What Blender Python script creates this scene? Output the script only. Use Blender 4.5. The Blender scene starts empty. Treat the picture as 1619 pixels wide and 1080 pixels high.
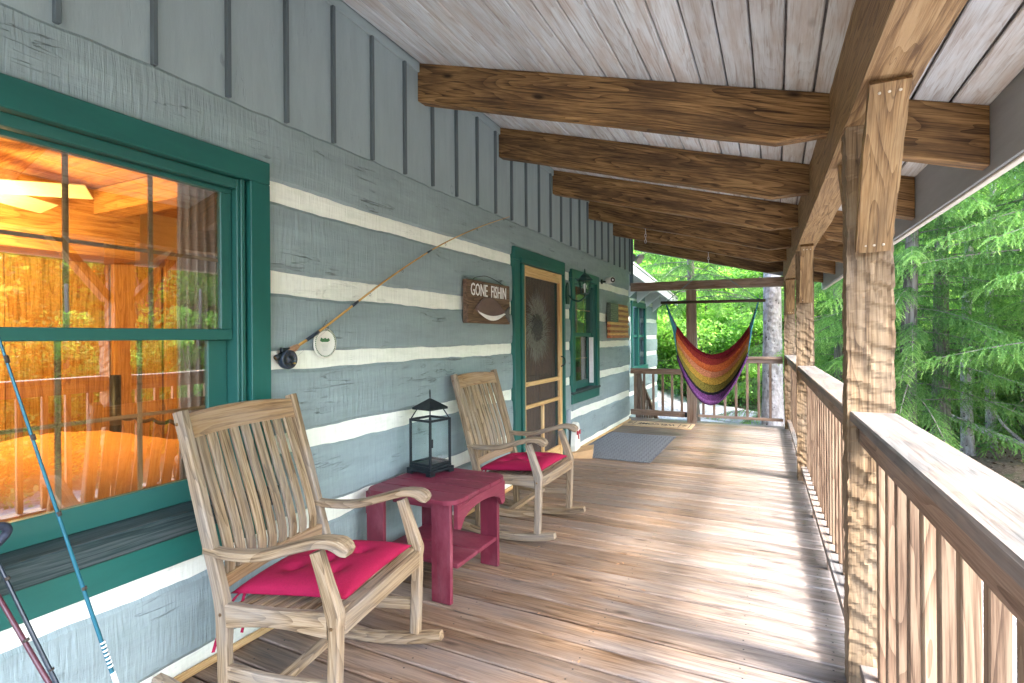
import bpy, bmesh, math, random
import numpy as np
from mathutils import Vector, Matrix, Euler
random.seed(7); rng = np.random.default_rng(11)
PI = math.pi; R = math.radians
S = bpy.context.scene
COL = S.collection

# ------------------------------------------------------------------ camera, sky, sun, exposure
PSI = R(26.37); ROLL = R(0.4); HC = 1.33
cd = bpy.data.cameras.new('camera'); cam = bpy.data.objects.new('camera', cd); COL.objects.link(cam)
cd.sensor_width = 36.0; cd.lens = 36.0 * 843 / 1619; cd.shift_y = -7.1 / 1619
cd.clip_start = 0.02; cd.clip_end = 400
_f = Vector((-math.sin(PSI), math.cos(PSI), 0)); _r = Vector((math.cos(PSI), math.sin(PSI), 0)); _u = Vector((0, 0, 1))
_rc = _r * math.cos(ROLL) - _u * math.sin(ROLL); _uc = _u * math.cos(ROLL) + _r * math.sin(ROLL)
cam.matrix_world = Matrix.Translation((0, 0, HC)) @ Matrix((_rc, _uc, -_f)).transposed().to_4x4()
S.camera = cam
SUN_EL = R(49); SUN_AZ = Vector((0.972, -0.235, 0)).normalized()
world = bpy.data.worlds.new('World'); S.world = world; world.use_nodes = True
wn = world.node_tree; bg = wn.nodes['Background']
sky = wn.nodes.new('ShaderNodeTexSky'); sky.sky_type = 'NISHITA'; sky.sun_disc = False
sky.sun_elevation = SUN_EL; sky.sun_rotation = math.atan2(SUN_AZ.x, SUN_AZ.y)
sky.air_density = 1.0; sky.dust_density = 2.5; sky.ozone_density = 1.0
wn.links.new(sky.outputs[0], bg.inputs[0]); bg.inputs[1].default_value = 0.15
sd = bpy.data.lights.new('sun', 'SUN'); sun = bpy.data.objects.new('sun', sd); COL.objects.link(sun)
sd.energy = 1.0; sd.angle = R(10); sd.color = (1.0, 0.965, 0.92)
sv = Vector((SUN_AZ.x * math.cos(SUN_EL), SUN_AZ.y * math.cos(SUN_EL), math.sin(SUN_EL)))
sun.rotation_euler = sv.to_track_quat('Z', 'Y').to_euler(); sun.location = (8, -3, 12)
S.view_settings.view_transform = 'Standard'; S.view_settings.look = 'None'
S.view_settings.exposure = 4.12; S.view_settings.gamma = 1.0; S.view_settings.use_curve_mapping = False
S.render.engine = 'CYCLES'
S.cycles.max_bounces = 10; S.cycles.diffuse_bounces = 6; S.cycles.glossy_bounces = 4
S.cycles.transmission_bounces = 6; S.cycles.transparent_max_bounces = 16

# ------------------------------------------------------------------ materials
def newmat(name):
    m = bpy.data.materials.new(name); m.use_nodes = True
    nt = m.node_tree; b = nt.nodes['Principled BSDF']
    return m, nt, b
def lk(nt, a, b): nt.links.new(a, b)
def nd(nt, t, **kw):
    n = nt.nodes.new(t)
    for k, v in kw.items():
        if k.startswith('i_'): n.inputs[k[2:].replace('_', ' ')].default_value = v
        else: setattr(n, k, v)
    return n
def ramp(nt, fac, stops, interp='LINEAR'):
    r = nt.nodes.new('ShaderNodeValToRGB'); r.color_ramp.interpolation = interp
    el = r.color_ramp.elements
    while len(el) < len(stops): el.new(0.5)
    for e, (p, c) in zip(el, stops):
        e.position = p; e.color = (*c, 1) if len(c) == 3 else c
    lk(nt, fac, r.inputs[0]); return r
def coords(nt, scale, attr='gr', rnd=True):
    a = nd(nt, 'ShaderNodeAttribute', attribute_name=attr)
    out = a.outputs['Vector']
    if rnd:
        oi = nd(nt, 'ShaderNodeObjectInfo')
        m1 = nd(nt, 'ShaderNodeVectorMath', operation='SCALE'); m1.inputs[0].default_value = (37.1, 11.7, 23.3)
        lk(nt, oi.outputs['Random'], m1.inputs['Scale'])
        ad = nd(nt, 'ShaderNodeVectorMath', operation='ADD'); lk(nt, out, ad.inputs[0]); lk(nt, m1.outputs[0], ad.inputs[1]); out = ad.outputs[0]
    sc = nd(nt, 'ShaderNodeVectorMath', operation='MULTIPLY'); lk(nt, out, sc.inputs[0]); sc.inputs[1].default_value = scale
    return sc.outputs[0], out
def mix(nt, fac, a, b, mode='MIX'):
    m = nd(nt, 'ShaderNodeMix', data_type='RGBA', blend_type=mode)
    for s, v in ((m.inputs[0], fac), (m.inputs[6], a), (m.inputs[7], b)):
        if hasattr(v, 'is_linked'): lk(nt, v, s)
        elif isinstance(v, (int, float)): s.default_value = v
        else: s.default_value = (*v, 1)
    return m.outputs[2]
def wood(name, dark, mid, light, rough=0.6, fine=1.0, patch=None, patch_amt=0.5, knots=0.0, bump=0.35, vary=0.18, gloss=0.3, checks=0.0, patch_scale=1.0, painted_light=False, rings=13.0, ring_amt=0.13):
    m, nt, b = newmat(name)
    v, raw = coords(nt, (1.6 * fine, 38 * fine, 38 * fine))
    n1 = nd(nt, 'ShaderNodeTexNoise', i_Scale=1.0, i_Detail=6.0, i_Roughness=0.62, i_Distortion=0.9); lk(nt, v, n1.inputs['Vector'])
    v2 = nd(nt, 'ShaderNodeVectorMath', operation='MULTIPLY'); lk(nt, raw, v2.inputs[0]); v2.inputs[1].default_value = (5 * fine, 190 * fine, 190 * fine)
    n2 = nd(nt, 'ShaderNodeTexNoise', i_Scale=1.0, i_Detail=3.0, i_Roughness=0.7); lk(nt, v2.outputs[0], n2.inputs['Vector'])
    f = nd(nt, 'ShaderNodeMath', operation='MULTIPLY_ADD'); lk(nt, n2.outputs[0], f.inputs[0]); f.inputs[1].default_value = 0.45
    v0 = nd(nt, 'ShaderNodeVectorMath', operation='MULTIPLY'); lk(nt, raw, v0.inputs[0]); v0.inputs[1].default_value = (0.9 * fine, 9 * fine, 9 * fine)
    n0 = nd(nt, 'ShaderNodeTexNoise', i_Scale=1.0, i_Detail=1.6, i_Roughness=0.4, i_Distortion=0.25); lk(nt, v0.outputs[0], n0.inputs['Vector'])
    k0 = nd(nt, 'ShaderNodeMath', operation='MULTIPLY'); lk(nt, n0.outputs[0], k0.inputs[0]); k0.inputs[1].default_value = rings
    fr0 = nd(nt, 'ShaderNodeMath', operation='FRACT'); lk(nt, k0.outputs[0], fr0.inputs[0])
    pw0 = nd(nt, 'ShaderNodeMath', operation='POWER'); lk(nt, fr0.outputs[0], pw0.inputs[0]); pw0.inputs[1].default_value = 2.2
    f1 = nd(nt, 'ShaderNodeMath', operation='MULTIPLY_ADD'); lk(nt, pw0.outputs[0], f1.inputs[0]); f1.inputs[1].default_value = -ring_amt; f1.inputs[2].default_value = ring_amt * 0.32
    sub = nd(nt, 'ShaderNodeMath', operation='MULTIPLY_ADD'); lk(nt, n1.outputs[0], sub.inputs[0]); sub.inputs[1].default_value = 0.55; lk(nt, f1.outputs[0], sub.inputs[2])
    ad0 = nd(nt, 'ShaderNodeMath', operation='ADD'); lk(nt, sub.outputs[0], ad0.inputs[0]); ad0.inputs[1].default_value = 0.035
    lk(nt, ad0.outputs[0], f.inputs[2])
    r = ramp(nt, f.outputs[0], [(0.40, dark), (0.52, mid), (0.64, light)])
    col = r.outputs[0]
    if patch:
        v3 = nd(nt, 'ShaderNodeVectorMath', operation='MULTIPLY'); lk(nt, raw, v3.inputs[0]); v3.inputs[1].default_value = (2.2 * patch_scale, 9 * patch_scale, 9 * patch_scale)
        n3 = nd(nt, 'ShaderNodeTexNoise', i_Scale=1.0, i_Detail=5.0, i_Roughness=0.6); lk(nt, v3.outputs[0], n3.inputs['Vector'])
        rp = ramp(nt, n3.outputs[0], [(0.42, (0, 0, 0)), (0.66, (patch_amt,) * 3)])
        col = mix(nt, rp.outputs[0], col, patch)
    if painted_light:   # light from the open side put into the colour as paler grey boards
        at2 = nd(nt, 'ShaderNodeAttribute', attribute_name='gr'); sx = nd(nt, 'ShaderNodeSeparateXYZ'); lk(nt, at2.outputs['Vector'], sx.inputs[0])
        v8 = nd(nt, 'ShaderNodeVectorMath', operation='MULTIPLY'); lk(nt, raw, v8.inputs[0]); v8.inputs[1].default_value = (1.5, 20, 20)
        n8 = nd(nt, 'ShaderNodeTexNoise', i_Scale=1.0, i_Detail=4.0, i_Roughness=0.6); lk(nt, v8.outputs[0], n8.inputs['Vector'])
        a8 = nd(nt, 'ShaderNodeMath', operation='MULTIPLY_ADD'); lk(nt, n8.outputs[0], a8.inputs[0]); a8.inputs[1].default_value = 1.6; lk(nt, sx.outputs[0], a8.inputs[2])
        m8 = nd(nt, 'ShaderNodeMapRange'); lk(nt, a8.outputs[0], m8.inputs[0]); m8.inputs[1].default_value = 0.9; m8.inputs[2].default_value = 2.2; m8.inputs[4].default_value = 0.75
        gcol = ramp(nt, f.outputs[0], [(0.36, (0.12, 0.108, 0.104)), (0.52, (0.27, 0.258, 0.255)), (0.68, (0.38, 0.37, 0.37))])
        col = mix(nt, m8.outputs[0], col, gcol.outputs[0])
    if checks > 0:
        v5 = nd(nt, 'ShaderNodeVectorMath', operation='MULTIPLY'); lk(nt, raw, v5.inputs[0]); v5.inputs[1].default_value = (1.3, 26, 26)
        n5 = nd(nt, 'ShaderNodeTexNoise', i_Scale=1.0, i_Detail=2.0, i_Distortion=0.4); lk(nt, v5.outputs[0], n5.inputs['Vector'])
        rc = ramp(nt, n5.outputs[0], [(0.487, (0, 0, 0)), (0.5, (checks,) * 3), (0.513, (0, 0, 0))])
        col = mix(nt, rc.outputs[0], col, tuple(c * 0.3 for c in dark))
    if knots > 0:
        v4 = nd(nt, 'ShaderNodeVectorMath', operation='MULTIPLY'); lk(nt, raw, v4.inputs[0]); v4.inputs[1].default_value = (2.4, 6.0, 6.0)
        vo = nd(nt, 'ShaderNodeTexVoronoi', i_Scale=1.0); lk(nt, v4.outputs[0], vo.inputs['Vector'])
        rk = ramp(nt, vo.outputs['Distance'], [(0.05, (knots,) * 3), (0.13, (0, 0, 0))])
        col = mix(nt, rk.outputs[0], col, tuple(c * 0.35 for c in dark))
    oi = nd(nt, 'ShaderNodeObjectInfo')
    mr = nd(nt, 'ShaderNodeMapRange'); lk(nt, oi.outputs['Random'], mr.inputs[0]); mr.inputs[3].default_value = 1 - vary; mr.inputs[4].default_value = 1 + vary
    hs = nd(nt, 'ShaderNodeHueSaturation'); lk(nt, mr.outputs[0], hs.inputs['Value']); lk(nt, col, hs.inputs['Color'])
    lk(nt, hs.outputs[0], b.inputs['Base Color'])
    rr = nd(nt, 'ShaderNodeMapRange'); lk(nt, n1.outputs[0], rr.inputs[0]); rr.inputs[3].default_value = rough - 0.15; rr.inputs[4].default_value = rough + 0.15
    lk(nt, rr.outputs[0], b.inputs['Roughness']); b.inputs['Specular IOR Level'].default_value = gloss
    bp = nd(nt, 'ShaderNodeBump', i_Strength=bump, i_Distance=0.004); lk(nt, f.outputs[0], bp.inputs['Height']); lk(nt, bp.outputs[0], b.inputs['Normal'])
    return m
def paint(name, col, rough=0.55, relief=0.5, var=0.12, stain=None, stain_amt=0.4, cracks=0.0, coat=0.0, spec=0.4, kerf=0.0):
    m, nt, b = newmat(name)
    v, raw = coords(nt, (2.5, 9, 14))
    n = nd(nt, 'ShaderNodeTexNoise', i_Scale=1.0, i_Detail=8.0, i_Roughness=0.65); lk(nt, v, n.inputs['Vector'])
    c0 = tuple(c * (1 - var) for c in col); c1 = tuple(min(1, c * (1 + var)) for c in col)
    r = ramp(nt, n.outputs[0], [(0.3, c0), (0.7, c1)]); out = r.outputs[0]
    h = n.outputs[0]
    if kerf > 0:
        vk = nd(nt, 'ShaderNodeVectorMath', operation='MULTIPLY'); lk(nt, raw, vk.inputs[0]); vk.inputs[1].default_value = (70, 5, 5)
        nk = nd(nt, 'ShaderNodeTexNoise', i_Scale=1.0, i_Detail=3.0, i_Roughness=0.6, i_Distortion=0.3); lk(nt, vk.outputs[0], nk.inputs['Vector'])
        rk_ = ramp(nt, nk.outputs[0], [(0.3, (1 - kerf,) * 3), (0.7, (1 + kerf,) * 3)])
        out = mix(nt, 1.0, out, rk_.outputs[0], 'MULTIPLY')
        hk_ = nd(nt, 'ShaderNodeMath', operation='ADD'); lk(nt, nk.outputs[0], hk_.inputs[0]); lk(nt, h, hk_.inputs[1]); h = hk_.outputs[0]
    if stain:
        v3 = nd(nt, 'ShaderNodeVectorMath', operation='MULTIPLY'); lk(nt, raw, v3.inputs[0]); v3.inputs[1].default_value = (3, 6, 10)
        n3 = nd(nt, 'ShaderNodeTexNoise', i_Scale=1.0, i_Detail=6.0, i_Roughness=0.7); lk(nt, v3.outputs[0], n3.inputs['Vector'])
        rs = ramp(nt, n3.outputs[0], [(0.5, (0, 0, 0)), (0.75, (stain_amt,) * 3)])
        out = mix(nt, rs.outputs[0], out, stain)
    bp = nd(nt, 'ShaderNodeBump', i_Strength=relief, i_Distance=0.006)
    if cracks > 0:
        v5 = nd(nt, 'ShaderNodeVectorMath', operation='MULTIPLY'); lk(nt, raw, v5.inputs[0]); v5.inputs[1].default_value = (2.2, 20, 34)
        n5 = nd(nt, 'ShaderNodeTexNoise', i_Scale=1.0, i_Detail=3.0, i_Distortion=0.7); lk(nt, v5.outputs[0], n5.inputs['Vector'])
        rc = ramp(nt, n5.outputs[0], [(0.485, (0, 0, 0)), (0.5, (1, 1, 1)), (0.515, (0, 0, 0))])
        v6 = nd(nt, 'ShaderNodeVectorMath', operation='MULTIPLY'); lk(nt, raw, v6.inputs[0]); v6.inputs[1].default_value = (3.1, 5, 7)
        n6 = nd(nt, 'ShaderNodeTexNoise', i_Scale=1.0, i_Detail=3.0); lk(nt, v6.outputs[0], n6.inputs['Vector'])
        rm = ramp(nt, n6.outputs[0], [(0.55, (0, 0, 0)), (0.66, (1, 1, 1))])
        mm = nd(nt, 'ShaderNodeMath', operation='MULTIPLY'); lk(nt, rc.outputs[0], mm.inputs[0]); lk(nt, rm.outputs[0], mm.inputs[1])
        ms = nd(nt, 'ShaderNodeMath', operation='MULTIPLY'); lk(nt, mm.outputs[0], ms.inputs[0]); ms.inputs[1].default_value = cracks
        out = mix(nt, ms.outputs[0], out, tuple(c * 0.25 for c in col))
        vv = nd(nt, 'ShaderNodeVectorMath', operation='MULTIPLY'); lk(nt, raw, vv.inputs[0]); vv.inputs[1].default_value = (1.9, 3.4, 3.4)
        vo = nd(nt, 'ShaderNodeTexVoronoi', i_Scale=1.0); lk(nt, vv.outputs[0], vo.inputs['Vector'])
        wv = nd(nt, 'ShaderNodeTexNoise', i_Scale=1.0, i_Detail=3.0); v7 = nd(nt, 'ShaderNodeVectorMath', operation='MULTIPLY'); lk(nt, raw, v7.inputs[0]); v7.inputs[1].default_value = (25, 60, 60); lk(nt, v7.outputs[0], wv.inputs['Vector'])
        ad = nd(nt, 'ShaderNodeMath', operation='MULTIPLY_ADD'); lk(nt, wv.outputs[0], ad.inputs[0]); ad.inputs[1].default_value = 0.10; lk(nt, vo.outputs['Distance'], ad.inputs[2])
        rk = ramp(nt, ad.outputs[0], [(0.08, (0.0,) * 3), (0.10, (0.8,) * 3), (0.125, (0, 0, 0))])
        kf = nd(nt, 'ShaderNodeMath', operation='MULTIPLY'); lk(nt, rk.outputs[0], kf.inputs[0]); kf.inputs[1].default_value = 0.6
        out = mix(nt, kf.outputs[0], out, tuple(c * 0.45 for c in col))
        hh = nd(nt, 'ShaderNodeMath', operation='MULTIPLY_ADD'); lk(nt, mm.outputs[0], hh.inputs[0]); hh.inputs[1].default_value = -0.8; lk(nt, h, hh.inputs[2]); h = hh.outputs[0]
    lk(nt, h, bp.inputs['Height']); lk(nt, bp.outputs[0], b.inputs['Normal'])
    lk(nt, out, b.inputs['Base Color']); b.inputs['Roughness'].default_value = rough
    b.inputs['Specular IOR Level'].default_value = spec; b.inputs['Coat Weight'].default_value = coat
    return m
def plain(name, col, rough=0.5, metal=0.0, noise=0.1, scale=30, spec=0.5, emit=None, es=0.0, bump=0.1):
    m, nt, b = newmat(name)
    v, raw = coords(nt, (scale,) * 3)
    n = nd(nt, 'ShaderNodeTexNoise', i_Scale=1.0, i_Detail=5.0); lk(nt, v, n.inputs['Vector'])
    r = ramp(nt, n.outputs[0], [(0.3, tuple(c * (1 - noise) for c in col)), (0.7, tuple(min(1, c * (1 + noise)) for c in col))])
    lk(nt, r.outputs[0], b.inputs['Base Color']); b.inputs['Roughness'].default_value = rough; b.inputs['Metallic'].default_value = metal
    b.inputs['Specular IOR Level'].default_value = spec
    bp = nd(nt, 'ShaderNodeBump', i_Strength=bump, i_Distance=0.003); lk(nt, n.outputs[0], bp.inputs['Height']); lk(nt, bp.outputs[0], b.inputs['Normal'])
    if emit: b.inputs['Emission Color'].default_value = (*emit, 1); b.inputs['Emission Strength'].default_value = es
    return m
def glass(name, tint=(0.93, 0.96, 0.95), ior=1.75, wav=0.0):
    m = bpy.data.materials.new(name); m.use_nodes = True; nt = m.node_tree; nt.nodes.clear()
    o = nd(nt, 'ShaderNodeOutputMaterial'); mx = nd(nt, 'ShaderNodeMixShader'); t = nd(nt, 'ShaderNodeBsdfTransparent'); g = nd(nt, 'ShaderNodeBsdfGlossy')
    g.inputs['Roughness'].default_value = 0.0; t.inputs[0].default_value = (*tint, 1)
    fr = nd(nt, 'ShaderNodeFresnel'); fr.inputs[0].default_value = ior
    if wav:
        v, raw = coords(nt, (2.0, 3.0, 2.0)); n = nd(nt, 'ShaderNodeTexNoise', i_Scale=1.0, i_Detail=1.0); lk(nt, v, n.inputs['Vector'])
        bp = nd(nt, 'ShaderNodeBump', i_Strength=wav, i_Distance=0.01); lk(nt, n.outputs[0], bp.inputs['Height']); lk(nt, bp.outputs[0], g.inputs['Normal'])
    ge = nd(nt, 'ShaderNodeNewGeometry'); inv = nd(nt, 'ShaderNodeMath', operation='SUBTRACT'); inv.inputs[0].default_value = 1.0; lk(nt, ge.outputs['Backfacing'], inv.inputs[1])
    fm = nd(nt, 'ShaderNodeMath', operation='MULTIPLY'); lk(nt, fr.outputs[0], fm.inputs[0]); lk(nt, inv.outputs[0], fm.inputs[1])
    lk(nt, fm.outputs[0], mx.inputs[0]); lk(nt, t.outputs[0], mx.inputs[1]); lk(nt, g.outputs[0], mx.inputs[2]); lk(nt, mx.outputs[0], o.inputs[0])
    return m
def screenmat(name, col, alpha):
    m, nt, b = newmat(name); b.inputs['Base Color'].default_value = (*col, 1); b.inputs['Alpha'].default_value = alpha; b.inputs['Roughness'].default_value = 0.7
    return m
def leafmat(name, a, b_, c, trans=0.35, rough=0.5):
    m = bpy.data.materials.new(name); m.use_nodes = True; nt = m.node_tree; nt.nodes.clear()
    at = nd(nt, 'ShaderNodeAttribute', attribute_name='tint'); oi = nd(nt, 'ShaderNodeObjectInfo')
    r = ramp(nt, at.outputs['Fac'], [(0.0, a), (0.5, b_), (1.0, c)])
    mr = nd(nt, 'ShaderNodeMapRange'); lk(nt, oi.outputs['Random'], mr.inputs[0]); mr.inputs[3].default_value = 0.8; mr.inputs[4].default_value = 1.25
    hs = nd(nt, 'ShaderNodeHueSaturation'); lk(nt, mr.outputs[0], hs.inputs['Value']); lk(nt, r.outputs[0], hs.inputs['Color'])
    d = nd(nt, 'ShaderNodeBsdfPrincipled'); lk(nt, hs.outputs[0], d.inputs['Base Color']); d.inputs['Roughness'].default_value = rough; d.inputs['Specular IOR Level'].default_value = 0.35
    t = nd(nt, 'ShaderNodeBsdfTranslucent')
    g2 = nd(nt, 'ShaderNodeHueSaturation', i_Saturation=1.1, i_Value=1.5); lk(nt, hs.outputs[0], g2.inputs['Color']); lk(nt, g2.outputs[0], t.inputs[0])
    mx = nd(nt, 'ShaderNodeMixShader'); mx.inputs[0].default_value = trans; lk(nt, d.outputs[0], mx.inputs[1]); lk(nt, t.outputs[0], mx.inputs[2])
    o = nd(nt, 'ShaderNodeOutputMaterial'); lk(nt, mx.outputs[0], o.inputs[0])
    return m

GREY = (0.265, 0.335, 0.338)
M = {}
M['log'] = paint('grey_log_paint', GREY, 0.6, 0.9, 0.10, cracks=0.8, kerf=0.06, stain=(0.17, 0.25, 0.215), stain_amt=0.35)
M['siding'] = paint('grey_siding_paint', (0.30, 0.372, 0.378), 0.6, 0.5, 0.08, cracks=0.15)
M['batten'] = paint('batten_side_shade_grey', (0.10, 0.13, 0.138), 0.6, 0.3, 0.08)  # shade of the batten side faces put into the colour, darker than the siding
M['chink'] = paint('cream_chinking', (0.84, 0.87, 0.76), 0.8, 0.7, 0.06, stain=(0.5, 0.58, 0.42), stain_amt=0.45, cracks=0.25, kerf=0.05)
M['trim'] = paint('green_trim_paint', (0.012, 0.108, 0.088), 0.42, 0.35, 0.12, spec=0.5)
M['sash'] = paint('green_sash_paint', (0.022, 0.115, 0.095), 0.35, 0.1, 0.06, spec=0.5)
M['sill'] = wood('weathered_sill', (0.012, 0.025, 0.026), (0.026, 0.046, 0.046), (0.06, 0.075, 0.075), 0.55, vary=0.02)
M['white'] = paint('grey_white_paint', (0.62, 0.64, 0.64), 0.6, 0.2, 0.05)
M['vinyl'] = plain('white_vinyl', (0.75, 0.76, 0.74), 0.4, noise=0.03)
M['deck'] = wood('deck_wood', (0.040, 0.020, 0.010), (0.165, 0.098, 0.056), (0.255, 0.172, 0.112), 0.45, ring_amt=0.075, rings=9.0, painted_light=True, patch=(0.205, 0.18, 0.165), patch_amt=0.6, knots=0.6, vary=0.24, gloss=0.5, checks=0.35, patch_scale=0.55)
M['rail'] = wood('rail_wood', (0.11, 0.06, 0.038), (0.20, 0.125, 0.082), (0.30, 0.205, 0.145), 0.6, patch=(0.27, 0.235, 0.205), patch_amt=0.5, vary=0.12)
M['cap'] = wood('weathered_cap', (0.055, 0.05, 0.049), (0.098, 0.094, 0.092), (0.142, 0.138, 0.135), 0.55, ring_amt=0.07, patch=(0.36, 0.25, 0.18), patch_amt=0.45, vary=0.06, checks=0.3)
M['baluster'] = wood('baluster_wood', (0.09, 0.052, 0.03), (0.20, 0.125, 0.075), (0.29, 0.205, 0.13), 0.6, vary=0.2, knots=0.3)
M['post'] = wood('hewn_post_wood', (0.062, 0.034, 0.015), (0.158, 0.100, 0.050), (0.245, 0.17, 0.095), 0.65, patch=(0.20, 0.165, 0.125), patch_amt=0.4, vary=0.06, bump=0.5, checks=0.4)
M['rafter'] = wood('rafter_wood', (0.042, 0.020, 0.008), (0.205, 0.115, 0.042), (0.36, 0.215, 0.088), 0.6, patch=(0.055, 0.03, 0.016), patch_amt=0.75, knots=0.95, vary=0.14, bump=0.5, checks=0.3)
M['header'] = wood('header_wood', (0.12, 0.064, 0.028), (0.27, 0.165, 0.075), (0.40, 0.27, 0.14), 0.6, patch=(0.24, 0.15, 0.08), patch_amt=0.5, vary=0.05, bump=0.6, checks=0.5)
M['brace'] = wood('brace_wood', (0.09, 0.048, 0.020), (0.29, 0.175, 0.075), (0.41, 0.275, 0.135), 0.55, patch=(0.11, 0.065, 0.03), patch_amt=0.7, vary=0.05, knots=0.8, checks=0.5, bump=0.7)
M['ceil'] = wood('whitewashed_ceiling', (0.40, 0.39, 0.385), (0.60, 0.655, 0.69), (0.69, 0.75, 0.79), 0.6, ring_amt=0.08, patch=(0.40, 0.30, 0.22), patch_amt=0.45, vary=0.10, knots=0.5, bump=0.3, patch_scale=1.3)
M['fascia'] = paint('grey_fascia_paint', (0.30, 0.335, 0.365), 0.6, 0.3, 0.10)
M['pale'] = paint('pale_edge', (0.60, 0.58, 0.52), 0.6, 0.2, 0.05)
M['teak'] = wood('weathered_teak', (0.09, 0.054, 0.026), (0.24, 0.163, 0.088), (0.355, 0.262, 0.16), 0.6, patch=(0.26, 0.235, 0.20), patch_amt=0.6, vary=0.10, bump=0.3, fine=1.3)
M['teak_warm'] = wood('warm_teak', (0.14, 0.075, 0.034), (0.28, 0.165, 0.075), (0.37, 0.24, 0.125), 0.6, patch=(0.45, 0.36, 0.27), patch_amt=0.4, vary=0.08, bump=0.3, fine=1.3)
M['burg'] = paint('burgundy_paint', (0.15, 0.018, 0.036), 0.5, 0.5, 0.25, stain=(0.30, 0.10, 0.125), stain_amt=0.55, cracks=0.3)
M['iron'] = plain('dark_iron', (0.022, 0.03, 0.034), 0.42, 0.6, 0.2, 60)
M['lampgreen'] = plain('verdigris_metal', (0.035, 0.085, 0.08), 0.4, 0.5, 0.25, 40)
M['glass'] = glass('window_glass', (0.88, 0.89, 0.86), 4.3, 0.05)
M['clear'] = glass('lantern_glass', (0.96, 0.98, 0.98), 1.5)
M['screen'] = screenmat('insect_screen', (0.055, 0.07, 0.072), 0.30)
M['pine'] = wood('pine_frame', (0.42, 0.23, 0.08), (0.60, 0.37, 0.15), (0.72, 0.50, 0.25), 0.5, vary=0.05)
M['door'] = wood('brown_door', (0.12, 0.055, 0.03), (0.22, 0.11, 0.065), (0.30, 0.17, 0.10), 0.5, vary=0.03)
M['muntin'] = wood('tan_muntin', (0.26, 0.16, 0.08), (0.42, 0.28, 0.15), (0.52, 0.36, 0.2), 0.5, vary=0.04)
M['dark_bar'] = plain('dark_stained_bar', (0.045, 0.024, 0.014), 0.5)
M['straw'] = plain('dry_straw', (0.60, 0.56, 0.44), 0.8, noise=0.3)
M['signwood'] = wood('sign_wood', (0.07, 0.04, 0.024), (0.125, 0.078, 0.048), (0.19, 0.12, 0.075), 0.6, vary=0.04)
M['letter'] = plain('white_letter_paint', (0.82, 0.80, 0.76), 0.6, noise=0.05)
M['fishbody'] = paint('mauve_fish_paint', (0.15, 0.095, 0.085), 0.6, 0.4, 0.2, stain=(0.24, 0.16, 0.10), stain_amt=0.5)
M['fishtail'] = plain('grey_tail', (0.13, 0.125, 0.12), 0.6)
M['flagred'] = wood('flag_red_stripe', (0.20, 0.05, 0.02), (0.36, 0.10, 0.05), (0.48, 0.18, 0.09), 0.45, vary=0.12)
M['flagtan'] = wood('flag_tan_stripe', (0.45, 0.19, 0.05), (0.64, 0.34, 0.12), (0.75, 0.48, 0.22), 0.45, vary=0.14)
M['flagblue'] = wood('flag_canton', (0.05, 0.075, 0.05), (0.09, 0.12, 0.09), (0.13, 0.16, 0.13), 0.5, vary=0.03)
M['cork'] = plain('cork', (0.38, 0.21, 0.11), 0.8, noise=0.3, scale=90)
M['bamboo'] = wood('bamboo_rod', (0.30, 0.15, 0.03), (0.52, 0.29, 0.07), (0.62, 0.40, 0.14), 0.35, vary=0.02)
M['tealrod'] = plain('teal_lacquer', (0.02, 0.13, 0.18), 0.25, 0.2, 0.1)
M['darkrod'] = plain('black_lacquer', (0.02, 0.03, 0.045), 0.3)
M['maroonrod'] = plain('maroon_lacquer', (0.09, 0.025, 0.035), 0.3)
M['ceramic'] = plain('cream_ceramic', (0.74, 0.73, 0.64), 0.3, noise=0.03)
M['greenprint'] = plain('green_print', (0.05, 0.15, 0.06), 0.4, noise=0.5, scale=200)
M['greyprint'] = plain('grey_print', (0.35, 0.36, 0.33), 0.4)
M['redfab'] = plain('red_fabric', (0.29, 0.008, 0.045), 0.85, noise=0.10, scale=160, spec=0.2, bump=0.4)
M['mat'] = plain('charcoal_mat', (0.10, 0.11, 0.125), 0.85, noise=0.35, scale=45)
M['matlight'] = plain('grey_mat_ribs', (0.17, 0.18, 0.19), 0.85, noise=0.3, scale=80)
M['coir'] = plain('coir_mat', (0.52, 0.37, 0.21), 0.9, noise=0.2, scale=140)
M['ink'] = plain('dark_print', (0.05, 0.04, 0.03), 0.9)
M['gravel'] = None
M['shingle'] = plain('grey_shingle', (0.20, 0.20, 0.21), 0.8, noise=0.3, scale=30)
M['concrete'] = plain('pale_block', (0.42, 0.41, 0.37), 0.8, noise=0.15, scale=20)
M['orange_wood'] = wood('orange_pine_boards', (0.30, 0.12, 0.03), (0.52, 0.26, 0.07), (0.66, 0.38, 0.12), 0.5, vary=0.12, knots=0.7)
M['yellow_wall'] = plain('warm_plaster', (0.78, 0.66, 0.38), 0.7, noise=0.05, scale=4)
M['quilt'] = plain('orange_quilt', (0.68, 0.33, 0.08), 0.85, noise=0.10, scale=30, bump=0.5)
M['curtain'] = plain('mauve_curtain', (0.62, 0.53, 0.50), 0.9, noise=0.10, scale=10)
M['fanblade'] = plain('pale_fan_blade', (0.78, 0.70, 0.45), 0.5, noise=0.04)
M['brass'] = plain('brass', (0.7, 0.45, 0.12), 0.3, 0.9)
M['bulb'] = plain('lit_globe', (1, 0.8, 0.5), 0.3, emit=(1.0, 0.62, 0.24), es=2.5)
M['rope_grey'] = plain('grey_rope', (0.12, 0.20, 0.22), 0.8)
M['steel'] = plain('galvanised_steel', (0.55, 0.56, 0.56), 0.35, 0.8)
M['redprint'] = plain('red_bow', (0.40, 0.02, 0.03), 0.7)
M['cardboard'] = plain('tan_board', (0.52, 0.33, 0.16), 0.7, noise=0.12, scale=12)
M['net'] = plain('blue_black_net', (0.02, 0.028, 0.05), 0.6, noise=0.3, scale=150)
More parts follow.
